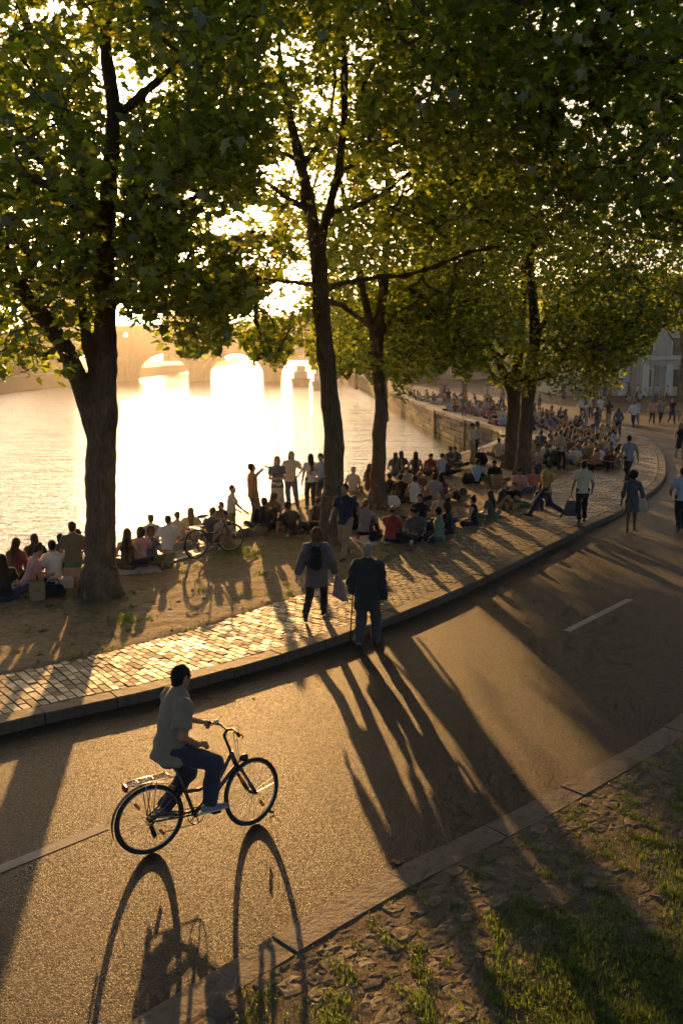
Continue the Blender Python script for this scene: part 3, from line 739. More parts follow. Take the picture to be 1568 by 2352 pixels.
t5 = tree('plane_tree', 'right hand stem of the twin plane trees beyond the sitters', G(1200, 1092, GZ),
    [PL(D5, (1200, 1092, .34), (1205, 1000, .3), (1213, 900, .285), (1223, 820, .26), (1229, 765, .23), (1222, 680, .2), (1215, 600, .18), (1232, 480, .14), (1252, 350, .1), (1262, 200, .07)),
     PL(D5, (1226, 770, .14), (1290, 690, .11, D5 - 1), (1370, 640, .08, D5 - 2), (1450, 610, .05, D5 - 3)),
     PL(D5, (1224, 790, .12), (1290, 770, .09, D5 - 1.5), (1360, 790, .05, D5 - 3)),
     PL(D5, (1218, 640, .12), (1150, 560, .09), (1080, 500, .06))],
    [((8.2, 34.2, 9.4), (5.2, 4.6, 4.6)), ((9.0, 32.0, 6.2), (3.9, 3.6, 2.6)), ((11.2, 33.5, 7.0), (3.2, 4, 2.6)), ((7.6, 33.2, 4.6), (4.2, 3.0, 1.5), 2.6), ((10.4, 32.6, 5.0), (2.6, 3.0, 1.8), 3.0), ((3.6, 34.2, 4.6), (2.0, 2.6, 1.5), 2.4)],
    1480, 31, .165, False, 51, h=.06)
t4 = tree('plane_tree', 'left hand stem of the twin plane trees, with a side limb', G(1170, 1076, GZ),
    [PL(D4, (1170, 1076, .36), (1177, 980, .31), (1180, 900, .3), (1188, 830, .22), (1196, 760, .19), (1204, 660, .16), (1200, 520, .12), (1190, 380, .08)),
     PL(D4, (1174, 905, .2), (1148, 840, .16), (1122, 792, .13), (1095, 740, .1), (1040, 680, .07), (980, 640, .04)),
     PL(D4, (1126, 800, .09), (1060, 790, .08, D4 + 1), (990, 796, .07, D4 + 2), (900, 790, .055, D4 + 4), (800, 800, .04, D4 + 5), (730, 806, .025, D4 + 5.5))],
    [((5.6, 37.2, 9.0), (5.0, 4.6, 4.2)), ((3.8, 37.0, 5.8), (3.6, 3.6, 2.4)), ((6.6, 38.5, 5.6), (3.6, 3.2, 2.2)), ((.7, 41.6, 4.75), (2.3, 3.2, 1.1), 11.0)],
    1330, 32, .165, False, 61, h=.06)
t6 = tree('plane_tree', 'plane tree outside the frame whose crown overhangs the road at top right', (8.6, 13.5, .05),
    [[((8.6, 13.5, .05), .36), ((8.5, 13.5, 3), .3), ((8.2, 13.6, 5.5), .24), ((7.6, 13.6, 8), .16), ((7.2, 13.5, 11), .1)],
     [((8.2, 13.6, 5.5), .16), ((6.2, 14.4, 7.6), .12), ((4.2, 14.8, 8.9), .09), ((2.4, 14.8, 9.6), .05)],
     [((7.9, 13.6, 7), .12), ((6.2, 12.6, 8.6), .09), ((4.2, 12.0, 9.4), .06)]],
    [((5.2, 14.6, 9.3), (4.2, 3.6, 3.0)), ((3.0, 14.2, 10.2), (3.4, 3.0, 2.2)), ((6.0, 17.5, 8.4), (3.6, 3, 2.8))],
    760, 31, .17, True, 71, h=.08)
# trees further along the quay
def small_tree(x, y, hgt, rad, seed, label, ncl=170, ls=.26):
    b = Vector((x, y, .1)); r = random.Random(seed)
    fork = hgt * .36
    paths = [[(b, .3), (b + Vector((r.uniform(-.2, .2), 0, fork)), .24), (b + Vector((r.uniform(-.5, .5), 0, hgt * .6)), .16), (b + Vector((r.uniform(-.8, .8), 0, hgt * .85)), .07)]]
    for k in range(3):
        a = k * 2.1 + seed; paths.append([(b + Vector((0, 0, fork)), .16), (b + Vector((math.cos(a) * rad * .4, math.sin(a) * rad * .4, hgt * .55)), .1), (b + Vector((math.cos(a) * rad * .7, math.sin(a) * rad * .7, hgt * .68)), .05)])
    return tree('plane_tree', label, b, paths, [((x, y, hgt * .62), (rad, rad, hgt * .36))], ncl, 15, ls, False, seed, m_lf2, h=.1, spread=.75)
small_tree(3.0, 66, 11, 4.6, 81, 'sunlit tree on the quay edge just right of the crooked stem', 300)
small_tree(11.5, 88, 12.5, 6.0, 82, 'broad tree on the far quay behind the packed crowd', 300)
small_tree(22, 82, 12, 6.0, 83, 'tree by the pale building right of the twin stems', 300)
small_tree(2.0, 128, 14, 6.5, 84, 'far quayside tree overhanging the moored boats', 260, .32)
small_tree(-2.5, 182, 15, 7.0, 85, 'farthest quayside tree standing near the stone bridge', 220, .4)
small_tree(33, 92, 13, 5.5, 86, 'tree in front of the pale facade at the right edge', 220)

# faint chalky tags scratched on the middle trunk
gm = m_simple('chalk_tag', (.30, .27, .23), .9); gt = MB(); gb = Vector(t2.location)
GS = [[(752, 1092), (744, 1096), (742, 1103), (748, 1108), (753, 1113), (749, 1120), (742, 1119)], [(756, 1128), (748, 1126), (745, 1133), (748, 1140), (756, 1141)], [(743, 1146), (743, 1162)], [(752, 1147), (743, 1154), (753, 1163)], [(757, 1149), (757, 1165)], [(771, 1095), (771, 1108), (778, 1108), (778, 1096)], [(782, 1094), (788, 1094), (788, 1101), (782, 1102), (788, 1109)], [(770, 1116), (779, 1114), (787, 1117)]]
for st_ in GS: gt.tube([P(x, y, D2 - math.sqrt(max(.001, .262 ** 2 - ((x - 766) / F_PX * D2) ** 2)) - .004) - gb for x, y in st_], .007, 5)
tag(gt.build('graffiti', gm, t2), kind='stuff')
# ================================================================== bridge, far bank, buildings, boats
m_pale = m_stone('pale_ashlar', (.34, .30, .25), (.46, .42, .35), .85, .5)
m_pale2 = m_stone('white_render', (.50, .47, .42), (.62, .59, .53), .8, .5)
m_slate = m_stone('slate', (.10, .11, .13), (.16, .17, .20), .6, 1)
m_dark = m_simple('dark_opening', (.03, .03, .035), .35)
m_glass = m_simple('window_pane', (.04, .05, .06), .12, 0, .6)
m_trim = m_simple('pale_trim', (.66, .63, .57), .7)
m_brs = m_stone('bridge_stone', (.17, .15, .135), (.25, .225, .20), .85, .5)
def bridge():
    root = empty('stone_bridge', (-34, 226, WATER_Z)); tag(root, 'low stone arch bridge across the glaring river', 'bridge'); o = Vector(root.location)
    cen = [-70.4, -52.5, -34.6, -16.8, 1.2]; hw = 1.75; top = lambda x: 10.1 - .0009 * (x + 34) ** 2
    fr, bk = 226.0, 238.0; body = {226.0: MB(), 238.0: MB()}; n = 18
    for a, b in zip(cen[:-1], cen[1:]):
        x0, x1 = a + hw, b - hw; c = (x0 + x1) / 2; r = (x1 - x0) / 2; zs = -1.0
        th = [math.pi - math.pi * k / n for k in range(n + 1)]
        arc = [(c + r * math.cos(t), zs + (5.7 - 0) * math.sin(t)) for t in th]
        for Y in (fr, bk):
            vs = [(x, Y, z) for x, z in arc] + [(x, Y, top(x)) for x, z in arc]
            vs = [Vector(v) - o for v in vs]; body[Y].add(vs, [(k, k + 1, k + n + 2, k + n + 1) if Y == fr else (k + 1, k, k + n + 1, k + n + 2) for k in range(n)])
        ring = MB()                                             # arch ring standing a little proud
        ar2 = [(c + (r + .75) * math.cos(t), zs + 6.4 * math.sin(t)) for t in th]
        vs = [Vector((x, fr - .18, z)) - o for x, z in arc] + [Vector((x, fr - .18, z)) - o for x, z in ar2] + [Vector((x, bk, z)) - o for x, z in arc] + [Vector((x, fr, z)) - o for x, z in ar2]
        m = n + 1; fs = []
        for k in range(n):
            fs += [(k, k + 1, m + k + 1, m + k), (2 * m + k, 2 * m + k + 1, k + 1, k), (m + k, m + k + 1, 3 * m + k + 1, 3 * m + k)]
        ring.add(vs, fs); ring.build('arch', m_brs, root, True)
    for bb_ in body.values(): tag(bb_.build('spandrel', m_brs, root), kind='stuff')
    for c in cen:
        p = MB(); p.box(Vector((c, (fr + bk) / 2, 3.2)) - o, (2 * hw - .06, bk - fr - .1, 12.6 if False else 11.0 + .0))
        p.build('pier', m_brs, root)
        q = MB(); q.prism([(-hw - .2, 0), (0, -2.6), (hw + .2, 0)], 5.4, None, Vector((c, fr - .02, -2.6)) - o); q.lathe([(hw + .3, 0), (hw * .7, .7), (.05, 1.5)], 12, None, Vector((c, fr - .3, 2.85)) - o)
        q.build('cutwater', m_brs, root)
    d = MB(); cor = MB(); par = MB()
    xs = np.linspace(-82, 12, 30)
    for a, b in zip(xs[:-1], xs[1:]):
        for mb, y0, y1, z0, z1 in ((cor, fr - .55, bk + .5, .003, .42), (par, fr - .25, fr + .15, .425, 1.45), (par, bk - .2, bk + .2, .425, 1.45)):
            vs = [Vector((x, y, top(x) + z)) - o for z in (z0, z1) for y in (y0, y1) for x in (a, b)]
            mb.add(vs, [(0, 1, 3, 2)[::-1], (4, 5, 7, 6), (0, 1, 5, 4), (2, 3, 7, 6)[::-1], (0, 4, 6, 2)[::-1], (1, 3, 7, 5)[::-1]])
    cor.build('cornice', m_brs, root); tag(par.build('parapet', m_brs, root), kind='stuff')
bridge()

def facade(root, o, x0, x1, y, z0, floors, cols, ww, wh, sill, mat_w, first=0, face=-1):
    """windows in rows on a wall that faces the viewer"""
    for fl in range(floors):
        for c in range(cols):
            x = x0 + (c + .5) * (x1 - x0) / cols; z = z0 + sill + fl * FLH
            w = MB(); w.box(Vector((x, y - .04, z + wh / 2)) - o, (ww + .3, .12, wh + .3)); fr = w.build('window', m_trim, root)
            g = MB(); g.box(Vector((x, y - .085, z + wh / 2)) - o, (ww, .06, wh)); g.build('pane', m_glass, fr)
FLH = 3.4
def block(name, label, x0, x1, y0, y1, z0, h, roof_h, floors, cols, mat, cat='building'):
    root = empty(name, ((x0 + x1) / 2, y0, z0)); tag(root, label, cat); o = Vector(root.location)
    w = MB(); w.box(Vector(((x0 + x1) / 2, (y0 + y1) / 2, z0 + h / 2)) - o, (x1 - x0, y1 - y0, h)); w.build('wall', mat, root)
    c = MB(); c.box(Vector(((x0 + x1) / 2, (y0 + y1) / 2, z0 + h + .2)) - o, (x1 - x0 + .8, y1 - y0 + .8, .4)); c.box(Vector(((x0 + x1) / 2, y0 - .06, z0 + 4.1)) - o, (x1 - x0 + .2, .3, .35)); c.build('cornice', m_trim, root)
    i = min(x1 - x0, y1 - y0) * .22; zt = z0 + h + .4
    vs = [Vector(v) - o for v in ((x0, y0, zt), (x1, y0, zt), (x1, y1, zt), (x0, y1, zt), (x0 + i, y0 + i, zt + roof_h), (x1 - i, y0 + i, zt + roof_h), (x1 - i, y1 - i, zt + roof_h), (x0 + i, y1 - i, zt + roof_h))]
    r = MB(); r.add(vs, [(0, 1, 5, 4), (1, 2, 6, 5), (2, 3, 7, 6), (3, 0, 4, 7), (4, 5, 6, 7)]); ro = r.build('roof', m_slate, root)
    for k in range(3):
        x = x0 + i + (k + .5) * (x1 - x0 - 2 * i) / 3
        ch = MB(); ch.box(Vector((x, (y0 + y1) / 2, zt + roof_h + .6)) - o, (1.6, .7, 1.6)); ch.build('chimney', mat, ro)
        if roof_h > 2:
            dm = MB(); dm.box(Vector((x - 2, y0 + i * .5, zt + roof_h * .45)) - o, (1.1, 1.2, 1.3)); dm.build('dormer', m_trim, ro)
    facade(root, o, x0 + .8, x1 - .8, y0, z0, floors, cols, 1.1, 1.9, 1.0, mat)
    return root, o
# pale building at the right edge, with a white framed ground floor
b1, ob = block('pale_building', 'pale stone building with grey roof at the right edge behind walkers', 24.5, 62, 104, 118, .1, 10.4, 2.6, 3, 11, m_pale2)
for k in range(14):
    x = 25.5 + k * 2.6
    p = MB(); p.box(Vector((x, 103.8, 1.8)) - ob, (.75, .42, 3.4)); p.build('pilaster', m_trim, b1)
    for j in range(5):
        q = MB(); q.box(Vector((x + 1.3, 103.9, .55 + j * .66)) - ob, (.5, .2, .6)); q.build('rustic_block', m_pale, b1)
block('long_building', 'long pale facade half hidden behind the far quay trees', 6, 44, 172, 184, .1, 12.5, 3.5, 3, 12, m_pale)
block('left_bank_building', 'hazy apartment block on the far bank left of the bridge', -112, -84, 176, 190, 5.8, 15, 4, 4, 8, m_pale)
block('left_bank_building', 'hazy facade behind the left tree on the far bank', -84, -66, 252, 264, 5.8, 17, 4, 4, 6, m_pale)
block('far_building', 'white terrace building above the bridge deck between leaves', -62, -42, 330, 344, 2, 17, 3.5, 4, 7, m_pale2)
block('far_building', 'distant block behind the middle of the bridge', -36, -8, 365, 380, 2, 13, 4, 3, 8, m_pale)
block('far_building', 'distant riverside block behind the moored boats', -4, 26, 300, 314, 1, 12, 4, 3, 9, m_pale)
# left bank: lower quay, tall retaining wall with pilasters
polygon_slab('left_bank', [(-57, 60), (-56.5, 226), (-58, 420), (-90, 890), (-590, 890), (-590, 60)], .7, -3, m_earth)
lw = empty('embankment_wall', (-66, 150, .7)); tag(lw, 'tall embankment wall with dark upright pilasters on the left bank', 'wall'); lo = Vector(lw.location)
w = MB(); w.box(Vector((-66.8, 150, 3.6)) - lo, (1.2, 150, 6.0)); w.build('wall', m_pale, lw)
w = MB(); w.box(Vector((-66.6, 150, 6.85)) - lo, (1.6, 150, .45)); w.build('coping', m_pale2, lw)
pm = None
for k in range(62):
    y = 110 + k * 1.7
    if pm is None:
        pm = MB(); pm.box((0, 0, 2.95), (.5, .62, 5.9)); po = pm.build('pilaster', m_stone('weathered_stone', (.10, .09, .08), (.16, .14, .12)), lw); pm = po.data
    else: po = obj('pilaster', pm, None, lw)
    po.location = Vector((-65.95, y, .7)) - lo
# trees on the left bank, a far-off mass
rr = np.random.default_rng(4); C = []
for k in range(34):
    c = np.array([rr.uniform(-90, -70), 100 + k * 4.2 + rr.uniform(-2, 2), rr.uniform(8, 11)]); d = rr.normal(size=(150, 3)); d /= np.linalg.norm(d, axis=1)[:, None]
    C.append(c + d * np.array([3.6, 3.6, 3.4]) * (rr.uniform(0, 1, 150) ** .4)[:, None])
tag(make_leaves('riverside_wood', np.concatenate(C), .9, m_lf2, None, 9, lo=2), 'hazy mass of trees along the top of the left bank', 'trees', kind='stuff')

def houseboat(loc, L, W, rz, label, cabin):
    root = empty('houseboat', loc, rz); tag(root, label, 'boat', 'boats moored below the bridge')
    h = MB(); n = 9; top = []; bot = []
    for k in range(n):
        t = k / (n - 1); w = W / 2 * (1 - max(0, (t - .72) / .28) ** 2) * (.82 + .18 * min(1, t * 6)); x = -L / 2 + L * t; z = 1.15 + .55 * t ** 4
        top.append((x, w, z)); bot.append((x, w * .8, -.3))
    vs = [(x, s * w, z) for s in (1, -1) for x, w, z in top] + [(x, s * w, z) for s in (1, -1) for x, w, z in bot]; fs = []
    for s in (0, 1):
        for k in range(n - 1):
            a = s * n + k; f = (a, a + 1, a + 1 + 2 * n, a + 2 * n); fs.append(f if s else f[::-1])
    for k in range(n - 1): fs.append((k, n + k, n + k + 1, k + 1)[::-1])
    fs.append((0, n, 3 * n, 2 * n)); h.add(vs, fs); h.build('hull', m_simple('hull_paint_%s' % cabin[1], cabin[0], .5), root)
    c = MB(); c.box((-L * .08, 0, 1.85), (L * .55, W * .68, 1.5), None, .08); cb = c.build('cabin', m_simple('cabin_white', (.6, .58, .54), .5), root)
    rf = MB(); rf.box((-L * .08, 0, 2.68), (L * .58, W * .76, .12), None, .03); rf.build('roof', m_simple('cabin_roof', (.3, .28, .25), .6), root)
    for k in range(6):
        for s in (-1, 1):
            g = MB(); g.box((-L * .32 + k * L * .095, s * W * .343, 1.95), (L * .06, .05, .6)); g.build('window', m_glass, cb)
    wh = MB(); wh.box((-L * .36, 0, 3.1), (1.9, W * .5, 1.7), None, .1); wh.build('wheelhouse', MATS['cabin_white'], root)
    ra = MB(); ra.tube([(L * .25, W * .42, 2.3), (L * .45, W * .1, 2.6), (L * .45, -W * .1, 2.6), (L * .25, -W * .42, 2.3)], .03, 5)
    for q in ((L * .25, W * .42), (L * .45, .2), (L * .25, -W * .42)): ra.tube([(*q, 1.1), (*q, 2.4)], .025, 5)
    ra.build('railing', m_trim, root)
houseboat((-8.6, 200, WATER_Z), 19, 4.2, R(-88), 'dark hulled houseboat moored nearest the bridge pier', ((.05, .05, .06), 'dark'))
houseboat((-3.6, 178, WATER_Z), 17, 4.0, R(-86), 'pale houseboat moored behind the middle tree trunk', ((.3, .28, .26), 'pale'))
# ================================================================== verge: old cobbles, earth, grass
m_cob = m_sett('cobble', [(.135, .098, .064), (.17, .125, .083), (.15, .11, .073), (.185, .14, .095)], .82)
m_vd = m_stone('verge_earth', (.13, .092, .058), (.22, .16, .10), .9, 3)
m_gr = m_leaf('grass_blade', (.045, .075, .012), (.09, .145, .02), (.20, .31, .025), .05)
m_gd = m_leaf('dry_grass', (.12, .10, .04), (.2, .17, .07), (.18, .15, .04), .04)
def vdist(x, y):
    c = VERGE[::2]; q = np.stack([np.ravel(x), np.ravel(y)], 1); d = np.linalg.norm(q[:, None] - c[None], axis=2); i = d.argmin(1)
    sg = ((q - c[i]) * -VN[::2][i]).sum(1); return np.where(sg > 0, d.min(1), -d.min(1)).reshape(np.shape(x))
def verge_z0(x, y): return .030 + .05 * np.clip(vdist(x, y) - .3, 0, 6) + .016 * hills(x, y, 1.1, 5)
def verge_z(x, y, u=None, v=None): return verge_z0(x, y) - .005 + .010 * hills(x, y, .33, 6) + .006 * hills(x, y, .1, 7)
vs_ = slice(int(np.argmax(VERGE[:, 1] > 1.5)), int(np.argmax(VERGE[:, 1] > 34)))
A = (VERGE - VN * .30)[vs_]; B = (VERGE - VN * 9.0)[vs_]
strip('verge', A, B, 260, 110, verge_z, m_vd)['kind'] = 'structure'
strip('verge_beyond', (VERGE - VN * .305)[int(np.argmax(VERGE[:, 1] > 33)):], (VERGE - VN * 12)[int(np.argmax(VERGE[:, 1] > 33)):], 60, 4, lambda x, y, u, v: np.zeros_like(x) + .05, m_vd)['kind'] = 'structure'
cb = empty('cobbled_verge'); tag(cb, kind='structure')
rs = np.random.default_rng(8); cobs = []
for s in np.arange(sv(4.2), sv(13.6), .205):
    for o in np.arange(.42, 3.6, .185):
        a = s + rs.normal(0, .018) + (.10 if int(o / .185) % 2 else 0); b = o + rs.normal(0, .015)
        p = np.array([np.interp(a, VS, VERGE[:, 0]) - np.interp(a, VS, VN[:, 0]) * b, np.interp(a, VS, VERGE[:, 1]) - np.interp(a, VS, VN[:, 1]) * b])
        cobs.append((p[0], p[1], o))
cobs = np.array(cobs); cz = verge_z0(cobs[:, 0], cobs[:, 1]); px, py = proj(np.c_[cobs[:, :2], cz])
patch = hills(cobs[:, 0], cobs[:, 1], 1.9, 9)
ok = (px > -40) & (px < 1610) & (py < 2400) & (patch + rs.normal(0, .18, len(px)) > -.45 + .20 * (cobs[:, 2] - .4))
cobs, cz = cobs[ok], cz[ok]
o_ = np.argsort(np.hypot(cobs[:, 0], cobs[:, 1]))[:298]
protos = []
for k in range(9):
    n = 10; m = MB(); ang = [2 * math.pi * i / n + rs.normal(0, .10) for i in range(n)]; rad = [.103 * rs.uniform(.82, 1.06) * (1 + .22 * abs(math.sin(2 * a)) ** 2) for a in ang]
    for sc, z in ((1.02, -.05), (1.0, -.004), (.90, .004), (.5, .0042)): m.v += [(math.cos(a) * r_ * sc * 1.08, math.sin(a) * r_ * sc * .92, z + rs.normal(0, .0025)) for a, r_ in zip(ang, rad)]
    for i in range(3): m.f += [(i * n + j, i * n + (j + 1) % n, (i + 1) * n + (j + 1) % n, (i + 1) * n + j) for j in range(n)]
    m.f.append(tuple(3 * n + j for j in range(n))); me = m.mesh('cobble', False); me.materials.append(m_cob); protos.append(me)
for i in o_:
    x, y, _ = cobs[i]; o = obj('cobble', protos[int(rs.integers(9))], None, cb); o.location = (x, y, cz[i] + rs.uniform(-.009, .003))
    o.rotation_euler = (rs.normal(0, .035), rs.normal(0, .035), rs.uniform(-.25, .25) + math.pi / 4); sc = rs.uniform(.85, 1.12); o.scale = (sc, sc * rs.uniform(.85, 1.05), 1)

def blades(name, base, h, wid, mat, seed, lean=.5):
    """base (n,3), h (n,) -> bent blades, two segments each"""
    r = np.random.default_rng(seed); n = len(base); az = r.uniform(0, 6.283, n); ln = np.abs(r.normal(0, lean, n))
    d = np.stack([np.cos(az), np.sin(az), np.zeros(n)], 1); w = np.stack([-np.sin(az), np.cos(az), np.zeros(n)], 1) * wid * r.uniform(.6, 1.2, n)[:, None]
    up = np.array([0, 0, 1.0]); h = h[:, None]
    m = base + up * h * .55 + d * h * (ln * .35)[:, None]; t = base + up * h * .92 * np.cos(np.clip(ln, 0, 1.2))[:, None] + d * h * (ln * .95)[:, None]
    V = np.stack([base - w, base + w, m + w * .8, m - w * .8, t], 1).reshape(-1, 3); k = np.arange(n)[:, None] * 5
    return tag(obj(name, mesh_np(name, V, [np.concatenate([k, k + 1, k + 2, k + 3], 1), np.concatenate([k + 3, k + 2, k + 4], 1)]), mat), kind='stuff')
# dense grass towards the lower right, tufts between the stones
n = 430000; ss = rs.uniform(sv(4.4), sv(13.2), n); oo = rs.uniform(.30, 4.2, n)
x = np.interp(ss, VS, VERGE[:, 0]) - np.interp(ss, VS, VN[:, 0]) * oo; y = np.interp(ss, VS, VERGE[:, 1]) - np.interp(ss, VS, VN[:, 1]) * oo; dd = oo
px, py = proj(np.c_[x, y, np.full(n, .1)])
pat = hills(x, y, 1.9, 9); pat2 = hills(x, y, .62, 12); pat3 = hills(x, y, .25, 13)
dens = np.clip((-.10 - pat) * 1.2 + (dd - 1.3) * .8, 0, 1) + .6 * np.clip((pat2 + .6 * pat3 - .14) * 4, 0, 1) * (dd > .34) + .05
keep = (dd > .33) & (px > -60) & (px < 1640) & (py < 2450) & (rs.uniform(0, 1, n) < dens)
x, y, dd, pat2 = x[keep], y[keep], dd[keep], pat2[keep]
h = (.018 + .048 * np.clip(dd / 2.4, 0, 1.3)) * rs.uniform(.5, 1.5, len(x)) * (1 + .4 * np.clip(pat2, -.5, 1))
dry = rs.uniform(0, 1, len(x)) < .12
base = np.c_[x, y, verge_z(x, y) - .004]
tag(blades('grass', base[~dry], h[~dry], .0034, m_gr, 3, .95), 'green grass growing thick over the cobbled verge at lower right', 'grass')
tag(blades('dry_grass', base[dry], h[dry] * 1.1, .003, m_gd, 4, .8), 'dry yellow stalks mixed into the verge grass', 'grass')
# sparse tufts and clods on the bank
tb = []; th = []
spots = [(rs.uniform(-9, 1.5), rs.uniform(13, 26)) for _ in range(330)] + [tuple(g2(540 + rs.normal(0, 26), 1272 + rs.normal(0, 11), .1)) for _ in range(60)] + [tuple(g2(288 + rs.normal(0, 12), 1425 + rs.normal(0, 6), .1)) for _ in range(14)]
sp = np.array(spots); kd, ks = kerb_dist(sp[:, 0], sp[:, 1]); spx, spy = proj(np.c_[sp, np.full(len(sp), .1)])
ex = np.interp(sp[:, 1], EDGE[40:, 1], EDGE[40:, 0])
good = (kd > pave_w(ks) + .42) & (spx > -50) & (sp[:, 0] > ex + .6)
# clear of the kerb side: a spot belongs to the bank only if it lies on the river side
kx = np.interp(sp[:, 1], KERB[:, 1], KERB[:, 0]); good &= sp[:, 0] < kx
sp = sp[good]
for (sx, sy), kk_ in zip(sp, range(len(sp))):
    c = int(rs.integers(14, 60)); r_ = rs.uniform(.03, .13)
    tb.append(np.c_[sx + rs.normal(0, r_, c), sy + rs.normal(0, r_, c)]); th.append(rs.uniform(.02, .075, c))
tb = np.concatenate(tb); th = np.concatenate(th)
tag(blades('grass_tufts', np.c_[tb, bank_z(tb[:, 0], tb[:, 1]) - .005], th, .0055, m_gr, 5, .7), 'scattered small grass tufts on the bare earth bank', 'grass')
n = 900; cx = rs.uniform(-9, 3, n); cy = rs.uniform(12.5, 27, n); kd, ks = kerb_dist(cx, cy); kx = np.interp(cy, KERB[:, 1], KERB[:, 0]); ex = np.interp(cy, EDGE[40:, 1], EDGE[40:, 0])
g = (kd > pave_w(ks) + .36) & (cx < kx) & (cx > ex + .5); cx, cy = cx[g], cy[g]; n = len(cx)
oct_ = np.array([(1, 0, 0), (0, 1, 0), (-1, 0, 0), (0, -1, 0), (0, 0, .75), (.7, .7, .3), (-.7, .6, .35), (.6, -.7, .3), (-.6, -.7, .3)]); of = np.array([(0, 5, 4), (5, 1, 4), (1, 6, 4), (6, 2, 4), (2, 8, 4), (8, 3, 4), (3, 7, 4), (7, 0, 4)])
sz = np.abs(rs.normal(.022, .016, n)) + .008; rt = rs.uniform(0, 6.28, n); V = oct_[None] * (1 + rs.normal(0, .2, (n, 9, 1))) * sz[:, None, None] * np.array([1.2, 1, .8])
V = np.stack([V[..., 0] * np.cos(rt)[:, None] - V[..., 1] * np.sin(rt)[:, None], V[..., 0] * np.sin(rt)[:, None] + V[..., 1] * np.cos(rt)[:, None], V[..., 2]], 2)
V += np.c_[cx, cy, bank_z(cx, cy) - .003][:, None, :]
tag(obj('clods', mesh_np('clods', V.reshape(-1, 3), (of[None] + (np.arange(n) * 9)[:, None, None]).reshape(-1, 3), True), m_di), 'crumbs of dry earth strewn over the bank', 'earth', kind='stuff')
